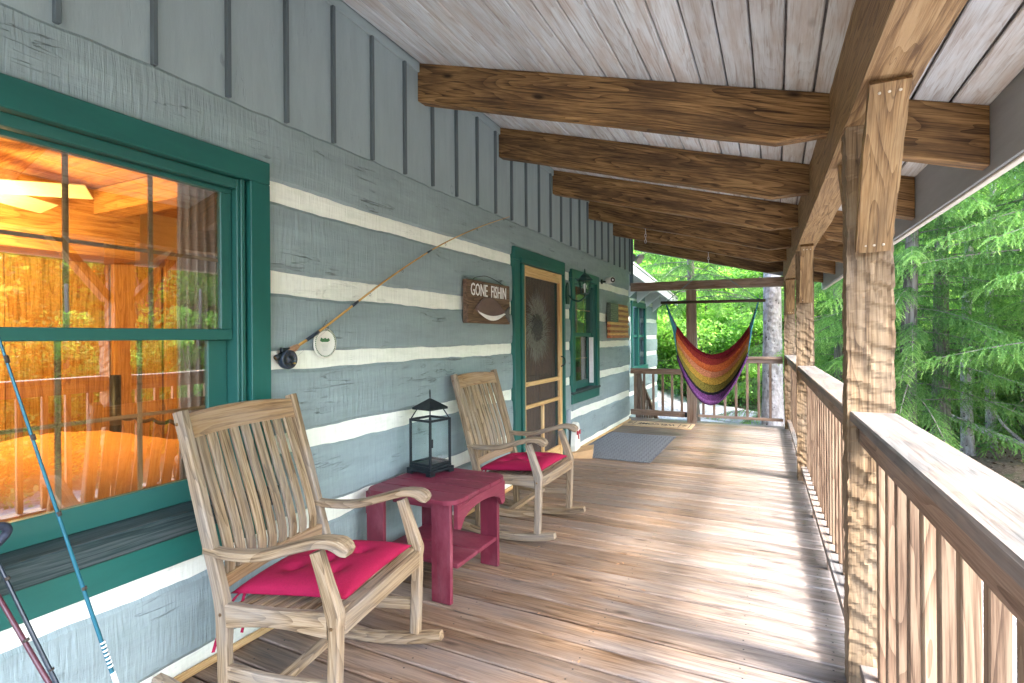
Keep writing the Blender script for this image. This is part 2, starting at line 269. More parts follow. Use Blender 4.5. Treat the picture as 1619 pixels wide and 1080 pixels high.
M['nail'] = plain('nail_head', (0.55, 0.50, 0.40), 0.4, 0.5)
M['bark'] = wood('spruce_bark', (0.20, 0.17, 0.155), (0.42, 0.385, 0.36), (0.60, 0.57, 0.54), 0.85, fine=0.35, patch=(0.28, 0.26, 0.20), patch_amt=0.5, knots=0.9, bump=0.8, vary=0.1)
def barkmat():
    m, nt, b = newmat('speckled_bark'); v, raw = coords(nt, (5, 14, 14))
    n = nd(nt, 'ShaderNodeTexNoise', i_Scale=1.0, i_Detail=8.0, i_Roughness=0.7); lk(nt, v, n.inputs['Vector'])
    r = ramp(nt, n.outputs[0], [(0.32, (0.17, 0.145, 0.135)), (0.5, (0.36, 0.325, 0.31)), (0.68, (0.50, 0.475, 0.46))])
    sc2 = nd(nt, 'ShaderNodeVectorMath', operation='MULTIPLY'); lk(nt, raw, sc2.inputs[0]); sc2.inputs[1].default_value = (14, 16, 16)
    vo = nd(nt, 'ShaderNodeTexVoronoi', i_Scale=1.0); lk(nt, sc2.outputs[0], vo.inputs['Vector'])
    ad = nd(nt, 'ShaderNodeMath', operation='MULTIPLY_ADD'); lk(nt, n.outputs[0], ad.inputs[0]); ad.inputs[1].default_value = 0.5; lk(nt, vo.outputs['Distance'], ad.inputs[2])
    rk = ramp(nt, ad.outputs[0], [(0.36, (1, 1, 1)), (0.46, (0, 0, 0))])
    lk(nt, mix(nt, rk.outputs[0], r.outputs[0], (0.07, 0.05, 0.042)), b.inputs['Base Color']); b.inputs['Roughness'].default_value = 0.9
    bp = nd(nt, 'ShaderNodeBump', i_Strength=0.9, i_Distance=0.02); lk(nt, ad.outputs[0], bp.inputs['Height']); lk(nt, bp.outputs[0], b.inputs['Normal'])
    return m
M['bark'] = barkmat()
M['bark_dark'] = wood('dark_bark', (0.07, 0.055, 0.045), (0.14, 0.115, 0.095), (0.24, 0.21, 0.18), 0.9, fine=0.4, bump=0.8, vary=0.15)
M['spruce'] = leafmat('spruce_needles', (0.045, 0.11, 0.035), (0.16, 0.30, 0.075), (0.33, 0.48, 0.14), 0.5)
M['leaf'] = leafmat('broad_leaves', (0.06, 0.14, 0.03), (0.14, 0.28, 0.055), (0.28, 0.43, 0.10), 0.55)
M['shrub'] = leafmat('shrub_leaves', (0.04, 0.11, 0.045), (0.10, 0.21, 0.075), (0.22, 0.36, 0.11), 0.35, 0.35)

# ------------------------------------------------------------------ mesh helpers
def mk(name, verts, faces, gr=None, smooth=False):
    me = bpy.data.meshes.new(name)
    me.from_pydata([tuple(v) for v in verts], [], [tuple(f) for f in faces])
    a = me.attributes.new('gr', 'FLOAT_VECTOR', 'POINT')
    g = np.array(gr if gr is not None else verts, dtype=np.float32).ravel()
    a.data.foreach_set('vector', g)
    if smooth: me.polygons.foreach_set('use_smooth', [True] * len(me.polygons))
    me.update(); return me
def fastmesh(name, V, F, tint=None, gr=None):
    """V (n,3), F (m,k)"""
    me = bpy.data.meshes.new(name); m, k = F.shape
    me.vertices.add(len(V)); me.vertices.foreach_set('co', V.astype(np.float32).ravel())
    me.loops.add(m * k); me.loops.foreach_set('vertex_index', F.astype(np.int32).ravel())
    me.polygons.add(m); me.polygons.foreach_set('loop_start', np.arange(0, m * k, k, dtype=np.int32))
    me.update(calc_edges=True)
    if tint is not None:
        a = me.attributes.new('tint', 'FLOAT', 'POINT'); a.data.foreach_set('value', tint.astype(np.float32))
    if gr is not None:
        a = me.attributes.new('gr', 'FLOAT_VECTOR', 'POINT'); a.data.foreach_set('vector', gr.astype(np.float32).ravel())
    return me
def root(name, label=None, cat=None, loc=(0, 0, 0), rotz=0.0, group=None, kind=None):
    o = bpy.data.objects.new(name, None); COL.objects.link(o); o.empty_display_size = 0.1
    o.location = loc; o.rotation_euler = (0, 0, rotz)
    tag(o, label, cat, group, kind); return o
def tag(o, label=None, cat=None, group=None, kind=None):
    if label: o['label'] = label
    if cat: o['category'] = cat
    if group: o['group'] = group
    if kind: o['kind'] = kind
    return o
def ob(name, me, mat, parent=None, mtx=None):
    o = bpy.data.objects.new(name, me); COL.objects.link(o)
    if mat and not me.materials: me.materials.append(mat)
    elif mat and me.materials[0] != mat:
        o.material_slots[0].link = 'OBJECT'; o.material_slots[0].material = mat
    if parent: o.parent = parent
    if mtx is not None: o.matrix_basis = mtx
    return o
_bc = {}
def box_mesh(L, W, H, bev):
    key = (round(L, 4), round(W, 4), round(H, 4), round(bev, 4))
    if key in _bc: return _bc[key]
    bm = bmesh.new(); bmesh.ops.create_cube(bm, size=1.0)
    bmesh.ops.scale(bm, vec=(L, W, H), verts=bm.verts)
    if bev > 0: bmesh.ops.bevel(bm, geom=list(bm.edges), offset=min(bev, W * 0.3, H * 0.3), segments=1, affect='EDGES')
    me = bpy.data.meshes.new('board'); bm.to_mesh(me); bm.free()
    a = me.attributes.new('gr', 'FLOAT_VECTOR', 'POINT'); co = np.zeros(len(me.vertices) * 3, np.float32)
    me.vertices.foreach_get('co', co); a.data.foreach_set('vector', co)
    _bc[key] = me; return me
PERM = {0: Matrix.Identity(4), 1: Matrix(((0, 0, 1, 0), (1, 0, 0, 0), (0, 1, 0, 0), (0, 0, 0, 1))), 2: Matrix(((0, 1, 0, 0), (0, 0, 1, 0), (1, 0, 0, 0), (0, 0, 0, 1)))}
def bx(parent, name, c, size, mat, rot=None, bev=0.003, axis=None):
    """box with centre c and size in the parent's axes; texture grain follows the longest side"""
    ax = axis if axis is not None else max(range(3), key=lambda i: size[i])
    dims = (size[ax], size[(ax + 1) % 3], size[(ax + 2) % 3])
    me = box_mesh(*dims, bev)
    m = Matrix.Translation(c) @ (rot.to_4x4() if rot is not None else Matrix.Identity(4)) @ PERM[ax]
    return ob(name, me, mat, parent, m)
def b2(parent, name, x0, x1, y0, y1, z0, z1, mat, bev=0.003, axis=None):
    return bx(parent, name, ((x0 + x1) / 2, (y0 + y1) / 2, (z0 + z1) / 2), (abs(x1 - x0), abs(y1 - y0), abs(z1 - z0)), mat, None, bev, axis)
def frame(p, q, up=(0, 0, 1)):
    p = Vector(p); q = Vector(q); d = (q - p).normalized(); u = Vector(up)
    y = u.cross(d)
    if y.length < 1e-4: y = Vector((0, 1, 0)).cross(d)
    y.normalize(); z = d.cross(y)
    return Matrix((d, y, z)).transposed().to_4x4()
def bar(parent, name, p, q, w, h, mat, up=(0, 0, 1), bev=0.003):
    p = Vector(p); q = Vector(q)
    return ob(name, box_mesh((q - p).length, w, h, bev), mat, parent, Matrix.Translation((p + q) / 2) @ frame(p, q, up))
def tube_geo(pts, rad, seg=8, caps=True):
    P = [Vector(p) for p in pts]; n = len(P); rr = rad if isinstance(rad, (list, tuple)) else [rad] * n
    V = []; G = []; F = []; s = 0; prev = None
    for i in range(n):
        d = (P[min(i + 1, n - 1)] - P[max(i - 1, 0)]).normalized()
        if prev is None:
            a = d.orthogonal().normalized()
        else: a = (prev - d * prev.dot(d)).normalized()
        prev = a; b = d.cross(a)
        if i: s += (P[i] - P[i - 1]).length
        for k in range(seg):
            t = 2 * PI * k / seg; o = a * math.cos(t) + b * math.sin(t)
            V.append(P[i] + o * rr[i]); G.append((s, rr[i] * math.cos(t), rr[i] * math.sin(t)))
    for i in range(n - 1):
        for k in range(seg):
            k2 = (k + 1) % seg; F.append((i * seg + k, i * seg + k2, (i + 1) * seg + k2, (i + 1) * seg + k))
    if caps: F.append(tuple(range(seg - 1, -1, -1))); F.append(tuple((n - 1) * seg + k for k in range(seg)))
    return V, F, G
def tube(parent, name, pts, rad, mat, seg=8, mtx=None):
    V, F, G = tube_geo(pts, rad, seg); return ob(name, mk(name, V, F, G, True), mat, parent, mtx)
def joined(name, geos, smooth=False):
    V = []; F = []; G = []
    for v, f, g in geos:
        o = len(V); V += list(v); G += list(g); F += [tuple(i + o for i in ff) for ff in f]
    return mk(name, V, F, G, smooth)
def sweep_geo(pts, w, t, side=(0, 1, 0)):
    """rectangular section w (along side) x t swept along pts; chamfered corners"""
    P = [Vector(p) for p in pts]; n = len(P); sd_ = Vector(side)
    ww = w if isinstance(w, (list, tuple)) else [w] * n; tt = t if isinstance(t, (list, tuple)) else [t] * n
    V = []; G = []; F = []; s = 0
    for i in range(n):
        d = (P[min(i + 1, n - 1)] - P[max(i - 1, 0)]).normalized(); nn = d.cross(sd_).normalized()
        if i: s += (P[i] - P[i - 1]).length
        a, b = ww[i] / 2, tt[i] / 2; c = min(a, b) * 0.28
        for (x, y) in ((-a + c, -b), (a - c, -b), (a, -b + c), (a, b - c), (a - c, b), (-a + c, b), (-a, b - c), (-a, -b + c)):
            V.append(P[i] + sd_ * x + nn * y); G.append((s, x, y))
    for i in range(n - 1):
        for k in range(8):
            k2 = (k + 1) % 8; F.append((i * 8 + k, i * 8 + k2, (i + 1) * 8 + k2, (i + 1) * 8 + k))
    F.append(tuple(range(7, -1, -1))); F.append(tuple((n - 1) * 8 + k for k in range(8)))
    return V, F, G
def sweep(parent, name, pts, w, t, mat, side=(0, 1, 0)):
    V, F, G = sweep_geo(pts, w, t, side); return ob(name, mk(name, V, F, G), mat, parent)
def spline(pts, n):
    """Catmull-Rom through pts"""
    P = [Vector(p) for p in pts]; P = [P[0] * 2 - P[1]] + P + [P[-1] * 2 - P[-2]]; out = []
    m = len(P) - 3
    for j in range(n + 1):
        u = j / n * m; i = min(int(u), m - 1); t = u - i; a, b, c, d = P[i:i + 4]
        out.append(0.5 * ((2 * b) + (c - a) * t + (2 * a - 5 * b + 4 * c - d) * t * t + (3 * b - a - 3 * c + d) * t ** 3))
    return out
def lathe(parent, name, prof, mat, seg=20, mtx=None, smooth=True, axis='z'):
    V = []; F = []; n = len(prof)
    for (r, z) in prof:
        for k in range(seg):
            t = 2 * PI * k / seg
            V.append((r * math.cos(t), r * math.sin(t), z) if axis == 'z' else (z, r * math.cos(t), r * math.sin(t)))
    for i in range(n - 1):
        for k in range(seg):
            k2 = (k + 1) % seg; F.append((i * seg + k, i * seg + k2, (i + 1) * seg + k2, (i + 1) * seg + k))
    F.append(tuple(range(seg - 1, -1, -1))); F.append(tuple((n - 1) * seg + k for k in range(seg)))
    return ob(name, mk(name, V, F, None, smooth), mat, parent, mtx)
class VN:
    """smooth pseudo noise from sines"""
    def __init__(s, n=10, f0=1.0, f1=8.0):
        s.k = rng.normal(size=(n, 3)) * rng.uniform(f0, f1, (n, 1)); s.p = rng.uniform(0, 6.28, n); s.a = 1 / np.sqrt(n / 2)
    def __call__(s, P): return (np.sin(P @ s.k.T + s.p)).sum(1) * s.a / 2.2
def hewn_mesh(L, W, H, amp=0.006, adze=0.0, step=0.03, nper=5):
    """rough timber along X; adze>0 gives scalloped axe cuts on every face"""
    nx = max(2, int(L / step)); xs = np.linspace(-L / 2, L / 2, nx + 1)
    ring = []; nr = []; fid = []
    for f in range(4):
        for j in range(nper):
            t = j / nper * 2 - 1
            c = [(t, -1), (1, t), (-t, 1), (-1, -t)][f]; ring.append((c[0] * W / 2, c[1] * H / 2))
            if j == 0: a = [(-1, -1), (1, -1), (1, 1), (-1, 1)][f]; nr.append((a[0] * .7, a[1] * .7))
            else: nr.append([(0, -1), (1, 0), (0, 1), (-1, 0)][f])
            fid.append(f * 100 + j)
    ring = np.array(ring); nr = np.array(nr); fid = np.array(fid); m = len(ring)
    X, K = np.meshgrid(xs, np.arange(m), indexing='ij')
    P = np.stack([X.ravel(), ring[K.ravel(), 0], ring[K.ravel(), 1]], 1)
    N = np.stack([np.zeros(P.shape[0]), nr[K.ravel(), 0], nr[K.ravel(), 1]], 1)
    d = amp * (VN(12, 1, 7)(P) + 0.4 * VN(10, 10, 40)(P))
    if adze > 0:
        fk = fid[K.ravel()] // 100; tt = (fid[K.ravel()] % 100) / nper
        for lay, (wd_, p0, amt) in enumerate(((2.4, 0.105, 0.8), (4.0, 0.06, 0.35))):
            cc = tt * wd_ + 0.55 * VN(8, 4, 16)(P) + lay * 0.37; colb = (np.floor(cc).astype(int) + fk * 11 + lay * 5) % 64
            jit = rng.uniform(0, 1, 64)[colb]; per = p0 * rng.uniform(0.75, 1.35, 64)[colb]
            u = P[:, 0] / per + jit + 0.5 * VN(10, 3, 20)(P) + 0.25 * (cc - np.floor(cc)); fr = u - np.floor(u); cell = (np.floor(u).astype(int) * 7 + colb * 13) % 97
            edge = np.minimum(1, np.minimum(fr, 1 - fr) / 0.12)
            d = d - adze * amt * (0.15 + 0.85 * rng.uniform(0, 1, 97)[cell]) * (fr ** 1.3) * edge ** 0.5
        d = d + 0.0012 * VN(16, 30, 120)(P)
    P2 = P + N * d[:, None]
    idx = np.arange((nx + 1) * m).reshape(nx + 1, m)
    A = idx[:-1]; B = idx[1:]; A2 = np.roll(A, -1, 1); B2 = np.roll(B, -1, 1)
    F = np.stack([A, A2, B2, B], 2).reshape(-1, 4)
    faces = [tuple(f) for f in F.tolist()]; faces.append(tuple(idx[0][::-1].tolist())); faces.append(tuple(idx[-1].tolist()))
    return mk('timber', P2.tolist(), faces, P.tolist())
def timber(parent, name, p, q, w, h, mat, up=(0, 0, 1), amp=0.004, adze=0.0, step=0.05, nper=3):
    p = Vector(p); q = Vector(q)
    return ob(name, hewn_mesh((q - p).length, w, h, amp, adze, step, nper), mat, parent, Matrix.Translation((p + q) / 2) @ frame(p, q, up))
def text_mesh(s, width, height, depth=0.002, bold=0.0):
    cu = bpy.data.curves.new('txt', 'FONT'); cu.body = s; cu.size = 1.0; cu.offset = bold; cu.resolution_u = 2
    o = bpy.data.objects.new('txt', cu); COL.objects.link(o); dg = bpy.context.evaluated_depsgraph_get(); dg.update()
    me0 = bpy.data.meshes.new_from_object(o.evaluated_get(dg)); V = np.array([v.co[:] for v in me0.vertices]); F = [tuple(p.vertices) for p in me0.polygons]
    bpy.data.objects.remove(o); bpy.data.curves.remove(cu); bpy.data.meshes.remove(me0)
    mn, mx_ = V.min(0), V.max(0)
    V[:, 0] = (V[:, 0] - mn[0]) / (mx_[0] - mn[0]) * width; V[:, 1] = (V[:, 1] - mn[1]) / (mx_[1] - mn[1]) * height; V[:, 2] = 0
    n = len(V); top = V + [0, 0, depth]
    edges = {}
    for f in F:
        for i in range(len(f)):
            a, b = f[i], f[(i + 1) % len(f)]; edges[(a, b)] = 1
    sides = [(a, b, b + n, a + n) for (a, b) in edges if (b, a) not in edges]
    F2 = [tuple(i + n for i in f) for f in F] + sides
    return mk('lettering', V.tolist() + top.tolist(), F2)
def wallM(y, z, x): # text plane facing +X, reading towards +Y
    return Matrix(((0, 0, 1, x), (1, 0, 0, y), (0, 1, 0, z), (0, 0, 0, 1)))

# ------------------------------------------------------------------ ground, driveway
def ground_z(x, y):
    r = np.maximum(0, np.hypot(x - 0, (y - 4)) - 19)
    z = -1.0 + 0.05 * np.sin(x * 0.7) * np.cos(y * 0.6) + 0.20 * r + 0.05 * np.sin(x * 2.1 + y * 1.7)
    z = z + 0.55 * np.clip((-2.6 - x) / 3, 0, 1) * np.clip((y - 13) / 3, 0, 1) * 2.2
    z = z + 0.16 * np.clip(x - 2.5, 0, 6) * np.clip((y - 4) / 4, 0, 1) * 0.6
    return z
def build_ground():
    xs = np.concatenate([np.linspace(-90, -16, 22), np.linspace(-15, 16, 100), np.linspace(17, 90, 22)]); ys = np.concatenate([np.linspace(-70, -12, 18), np.linspace(-11, 30, 120), np.linspace(31, 110, 26)])
    X, Y = np.meshgrid(xs, ys, indexing='ij'); Z = ground_z(X, Y)
    V = np.stack([X.ravel(), Y.ravel(), Z.ravel()], 1); n, m = X.shape; idx = np.arange(n * m).reshape(n, m)
    F = np.stack([idx[:-1, :-1], idx[1:, :-1], idx[1:, 1:], idx[:-1, 1:]], 2).reshape(-1, 4)
    me = fastmesh('ground', V, F, gr=V); me.polygons.foreach_set('use_smooth', [True] * len(me.polygons))
    m_, nt, b = newmat('forest_floor')
    v, raw = coords(nt, (1, 1, 1), rnd=False)
    n1 = nd(nt, 'ShaderNodeTexNoise', i_Scale=0.6, i_Detail=8.0, i_Roughness=0.65); lk(nt, v, n1.inputs['Vector'])
    n2 = nd(nt, 'ShaderNodeTexNoise', i_Scale=22.0, i_Detail=8.0, i_Roughness=0.8); lk(nt, v, n2.inputs['Vector'])
    r2 = ramp(nt, n2.outputs[0], [(0.3, (0.07, 0.046, 0.032)), (0.5, (0.18, 0.125, 0.088)), (0.62, (0.28, 0.21, 0.155)), (0.75, (0.40, 0.33, 0.26))])
    r3 = ramp(nt, n2.outputs[0], [(0.3, (0.03, 0.06, 0.015)), (0.7, (0.11, 0.17, 0.04))])
    f = ramp(nt, n1.outputs[0], [(0.52, (0, 0, 0)), (0.62, (1, 1, 1))])
    lk(nt, mix(nt, f.outputs[0], r2.outputs[0], r3.outputs[0]), b.inputs['Base Color']); b.inputs['Roughness'].default_value = 0.95
    bp = nd(nt, 'ShaderNodeBump', i_Strength=1.0, i_Distance=0.05); lk(nt, n2.outputs[0], bp.inputs['Height']); lk(nt, bp.outputs[0], b.inputs['Normal'])
    tag(ob('ground', me, m_), kind='structure')
build_ground()
def build_drive():
    m_, nt, b = newmat('gravel_drive')
    v, raw = coords(nt, (1, 1, 1), rnd=False)
    vo = nd(nt, 'ShaderNodeTexVoronoi', i_Scale=26.0); lk(nt, v, vo.inputs['Vector'])
    n2 = nd(nt, 'ShaderNodeTexNoise', i_Scale=1.1, i_Detail=6.0, i_Roughness=0.7); lk(nt, v, n2.inputs['Vector'])
    c = ramp(nt, vo.outputs['Color'], [(0.0, (0.28, 0.28, 0.29)), (1.0, (0.56, 0.56, 0.57))])
    c2 = ramp(nt, n2.outputs[0], [(0.45, (0.8, 0.8, 0.8)), (0.62, (0.45, 0.43, 0.41))])
    lk(nt, mix(nt, 1.0, c.outputs[0], c2.outputs[0], 'MULTIPLY'), b.inputs['Base Color']); b.inputs['Roughness'].default_value = 0.9
    bp = nd(nt, 'ShaderNodeBump', i_Strength=0.8, i_Distance=0.03); lk(nt, vo.outputs['Distance'], bp.inputs['Height']); lk(nt, bp.outputs[0], b.inputs['Normal'])
    # wide band that curves away behind the porch
    path = spline([(1.0, 10.5, 0), (-0.3, 13.6, 0), (-2.2, 16.5, 0), (-5.2, 18.8, 0), (-11, 21.5, 0)], 40); V = []; F = []
    for i, p in enumerate(path):
        d = (path[min(i + 1, 40)] - path[max(i - 1, 0)]).normalized(); s = Vector((d.y, -d.x, 0)); 
        for k in range(9):
            q = p + s * ((k - 4) / 4 * (2.3 + 0.15 * math.sin(i * 1.3 + k)))
            V.append((q.x, q.y, float(ground_z(q.x, q.y)) + 0.07 + (0 if 0 < k < 8 else -0.12)))
    for i in range(40):
        for k in range(8): F.append((i * 9 + k, i * 9 + k + 1, i * 9 + k + 10, i * 9 + k + 9))
    tag(ob('driveway', mk('driveway', V, F, None, True), m_), kind='structure')
    V = []; F = []   # pale gravel yard along the open side of the porch
    for i in range(30):
        for k in range(9):
            y = -14 + i * 0.75; x = 0.75 + k / 8 * (5.2 + 0.3 * math.sin(i * 0.9)) * (1.0 if y < 4 else max(0.25, 1 - (y - 4) / 5.0)); V.append((x, y, float(ground_z(x, y)) + 0.07 - (0.12 if k in (0, 8) or i in (0, 29) else 0)))
    for i in range(29):
        for k in range(8): F.append((i * 9 + k, i * 9 + k + 1, i * 9 + k + 10, i * 9 + k + 9))
    tag(ob('gravel_yard', mk('gravel_yard', V, F, None, True), m_), kind='structure')
build_drive()

# ------------------------------------------------------------------ porch deck
def xin(y): return 0.235 - 0.0215 * (y - 2.3)       # inner face of the posts
WX = -2.09
deck = tag(bx(None, 'porch_deck', (-0.9, 3.7, -0.13), (2.9, 9.9, 0.16), M['bark_dark']), kind='structure')
Mi = Matrix.Translation((-0.9, 3.7, -0.13)) @ PERM[1]
pitch = 0.1455; yy = -1.0; i = 0
while yy < 8.72:
    c = Vector((-0.89, yy + pitch / 2, -0.0225 + random.uniform(-0.0012, 0.0008)))
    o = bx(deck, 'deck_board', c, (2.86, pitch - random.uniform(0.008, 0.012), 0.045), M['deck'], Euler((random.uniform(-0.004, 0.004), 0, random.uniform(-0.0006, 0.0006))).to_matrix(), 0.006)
    o.matrix_basis = Mi.inverted() @ o.matrix_basis; yy += pitch; i += 1
g = []
for i_ in range(67):
    for xj in (-1.95, -1.35, -0.74, -0.13, 0.2):
        for dy in (0.035, 0.108):
            x = xj + random.uniform(-.012, .012); y = -1.0 + i_ * pitch + dy + random.uniform(-.006, .006)
            g.append(([(x + 0.0042 * math.cos(t), y + 0.0042 * math.sin(t), 0.0012) for t in (0, 1.05, 2.09, 3.14, 4.19, 5.24)], [(0, 1, 2, 3, 4, 5)], [(x, y, 0)] * 6))
o = ob('nail_head', joined('nails', g), M['iron'], deck); o.matrix_basis = Mi.inverted(); o['kind'] = 'stuff'
for yb in (2.3, 5.5, 8.5, -0.9):
    o = bx(deck, 'pier', (0.3, yb, -0.62), (0.16, 0.16, 0.82), M['post']); o.matrix_basis = Mi.inverted() @ o.matrix_basis
o = bx(deck, 'rim_joist', (-0.9, 8.76, -0.14), (2.9, 0.04, 0.2), M['rail']); o.matrix_basis = Mi.inverted() @ o.matrix_basis

g = []
for k in range(260):
    x = random.uniform(-2.0, 0.25); y = random.uniform(0.2, 8.4); a = random.uniform(0, PI); L_ = random.uniform(0.006, 0.02); w_ = random.choice((0.0012, 0.0012, 0.0012, 0.005))
    dx, dy = math.cos(a) * L_, math.sin(a) * L_; nx_, ny_ = -math.sin(a) * w_, math.cos(a) * w_
    if x < -1.0 and (5.5 < y < 7.4 or 7.7 < y < 8.4): continue
    g.append(([(x - dx, y - dy, 0.004), (x - nx_, y - ny_, 0.006), (x + dx, y + dy, 0.004), (x + nx_, y + ny_, 0.005)], [(0, 1, 2, 3)], [(x, y, 0)] * 4))
tag(ob('deck_litter', joined('litter', g), M['cork']), 'scattered dry needles and leaf scraps lying on the deck boards', 'litter', kind='stuff')
# ------------------------------------------------------------------ log cabin wall
cabin = root('log_cabin', 'blue-grey log cabin with cream chinking bands and green trim along the porch', 'cabin', (-2.2, 3.5, 0))
CB = Vector((-2.2, 3.5, 0))
def cpart(o): o.matrix_basis = Matrix.Translation(-CB) @ o.matrix_basis; return o
def wave_strip(name, y0, y1, z0, z1, xf, thick, mat, bulge, edge, step=0.035):
    """front face of a log / chinking strip with uneven edges"""
    n = max(3, int((y1 - y0) / step)); prof = [(-thick, 0), (-0.012, 0), (0, 0.06), (0, 0.35), (0, 0.65), (0, 0.94), (-0.012, 1), (-thick, 1)]
    ys = np.linspace(y0, y1, n + 1); nz1 = VN(10, 2, 9); nz2 = VN(10, 3, 18); nz3 = VN(14, 4, 22); nz4 = VN(14, 20, 70); V = []; G = []
    for y in ys:
        lo = z0 + edge * float(nz1(np.array([[y, 0, z0]]))[0] + 0.3 * nz4(np.array([[y, 0, z0]]))[0]); hi = z1 + edge * float(nz2(np.array([[y, 0, z1]]))[0] + 0.3 * nz4(np.array([[y, 1, z1]]))[0])
        for k, (dx, t) in enumerate(prof):
            z = lo + (hi - lo) * t
            x = xf + dx + (bulge * math.sin(PI * t) + 0.0022 * float(nz3(np.array([[y, 0, z * 2]]))[0]) if 0 < k < 7 else 0)
            V.append((x, y, z)); G.append((y, x, z))
    F = []
    for i in range(n):
        for k in range(7): F.append((i * 8 + k, (i + 1) * 8 + k, (i + 1) * 8 + k + 1, i * 8 + k + 1))
    F.append(tuple(range(8))); F.append(tuple(n * 8 + k for k in range(7, -1, -1)))
    return ob(name, mk(name, V, F, G, False), mat)
YW0, YW1 = -1.2, 8.42
OPEN = [(-0.02, 1.62, 0.62, 2.05), (4.3, 5.43, -0.1, 2.05), (5.77, 6.66, 0.64, 2.05)]
def put_course(kind, y0, y1, z0, z1):
    segs = [(y0, y1)]
    for (a, b, c, d) in OPEN:
        if z1 > c + 0.005 and z0 < d - 0.005:
            ns = []
            for (p, q) in segs:
                if b <= p or a >= q: ns.append((p, q)); continue
                if a > p: ns.append((p, a))
                if b < q: ns.append((b, q))
                if z0 < c - 0.02: put_piece(kind, a, b, z0, c)
            segs = ns
    for (p, q) in segs: put_piece(kind, p, q, z0, z1)
def put_piece(kind, a, b, z0, z1):
    if kind == 'log': o = wave_strip('log', a, b, z0, z1, WX - 0.004, 0.14, M['log'], 0.010, 0.007, 0.022)
    else: o = wave_strip('chinking', a, b, z0 - 0.02, z1 + 0.02, WX - 0.016, 0.10, M['chink'], 0.004, 0.0)
    o.parent = cabin; cpart(o)
bands = [(-0.03, 0.068), (0.385, 0.475), (0.785, 0.87), (1.185, 1.268), (1.535, 1.64), (1.97, 2.055)]
for a, b in bands: put_course('chink', YW0, YW1 - 0.01, a, b)
prev = 0.068
for a, b in bands[1:] + [(2.365, None)]:
    put_course('log', YW0, YW1 + random.uniform(-0.02, 0.03), prev, a); prev = b
# ceiling plane
def zc(x, y): return 2.28 + (0.86 - 0.021 * (y - 2.5)) * (0.8 - x) / 2.89
# board and batten above the logs
y = -1.2
bys = [-1.2 + 0.0]
yb = 0.9 - 0.303 * 7
while yb < 8.6:
    nxt = yb + 0.303
    zt = zc(WX, yb) + 0.03
    cpart(b2(cabin, 'siding_board', WX - 0.03, WX - 0.012, yb + 0.001, min(nxt, 8.62) - 0.001, 2.33, zt, M['siding'], 0.001, axis=2))
    cpart(b2(cabin, 'batten', WX - 0.012, WX + 0.010, yb - 0.009, yb + 0.009, 2.362, zc(WX, yb) - 0.06, M['batten'], 0.002))
    yb = nxt
cpart(bar(cabin, 'frieze_board', (WX - 0.004, -1.2, zc(WX, -1.2) - 0.03), (WX - 0.004, 8.6, zc(WX, 8.6) - 0.03), 0.016, 0.06, M['siding']))
cpart(b2(cabin, 'corner_board', WX - 0.04, WX + 0.012, 8.60, 8.66, 2.15, zc(WX, 8.6), M['batten']))
cpart(b2(cabin, 'end_wall', -6.3, WX - 0.03, 8.32, 8.40, -1.0, 3.6, M['siding'], 0))
cpart(b2(cabin, 'foundation', -6.3, WX - 0.06, -1.3, 8.30, -1.1, -0.03, M['concrete'], 0))
cpart(b2(cabin, 'base_trim', WX - 0.001, WX + 0.02, -1.1, 4.2, 0.001, 0.028, M['pine']))
cpart(b2(cabin, 'base_trim', WX - 0.001, WX + 0.02, 5.5, 8.4, 0.001, 0.028, M['pine']))
cpart(b2(cabin, 'outlet_box', WX - 0.01, WX + 0.035, 5.53, 5.61, 0.36, 0.52, M['fascia']))

# interior rooms (parts of the cabin)
RX = -5.2
for k in range(22):   # pine ceiling boards
    yk = -1.2 + k * 0.22
    cpart(b2(cabin, 'interior_ceiling_board', RX, -2.26, yk + 0.002, yk + 0.218, 2.50, 2.52, M['orange_wood'], 0.003, axis=0))
cpart(b2(cabin, 'interior_wall', RX - 0.05, RX, -1.2, 8.3, -0.02, 2.6, M['yellow_wall'], 0))
cpart(b2(cabin, 'interior_wall', RX, -2.25, 3.55, 3.62, -0.02, 2.5, M['yellow_wall'], 0))
cpart(b2(cabin, 'interior_wall', RX, -2.25, -1.3, -1.2, -0.02, 2.6, M['yellow_wall'], 0))
cpart(b2(cabin, 'interior_floor', RX, -2.25, -1.2, 8.3, -0.04, 0.0, M['orange_wood'], 0))
cpart(b2(cabin, 'interior_ceiling', RX, -2.26, -1.3, 8.3, 2.53, 2.6, M['orange_wood'], 0))
cpart(b2(cabin, 'ceiling_beam', RX, -2.26, 2.25, 2.43, 2.30, 2.49, M['orange_wood']))
cpart(b2(cabin, 'ceiling_beam', RX, -2.26, 0.55, 0.73, 2.32, 2.49, M['orange_wood']))
cpart(b2(cabin, 'closet_wall', RX, RX + 0.5, -0.2, 2.58, 1.98, 2.495, M['orange_wood'], 0))
for k in range(9): cpart(b2(cabin, 'wall_board', RX + 0.001, RX + 0.02, -0.555 + k * 0.35, -0.555 + k * 0.35 + 0.345, 0, 1.98, M['orange_wood']))
dr = cpart(b2(cabin, 'bedroom_door', RX + 0.03, RX + 0.075, 2.60, 3.0, 0.0, 2.0, M['orange_wood']))
cpart(b2(cabin, 'door_frame', RX + 0.002, RX + 0.10, 3.02, 3.12, 0.0, 2.08, M['orange_wood']))
cpart(b2(cabin, 'roof_slab', -6.4, WX - 0.04, -1.4, 8.7, 3.62, 3.75, M['shingle'], 0))
cpart(b2(cabin, 'gable_fill', -2.3, WX - 0.035, -1.3, 8.32, 2.60, 3.62, M['siding'], 0))

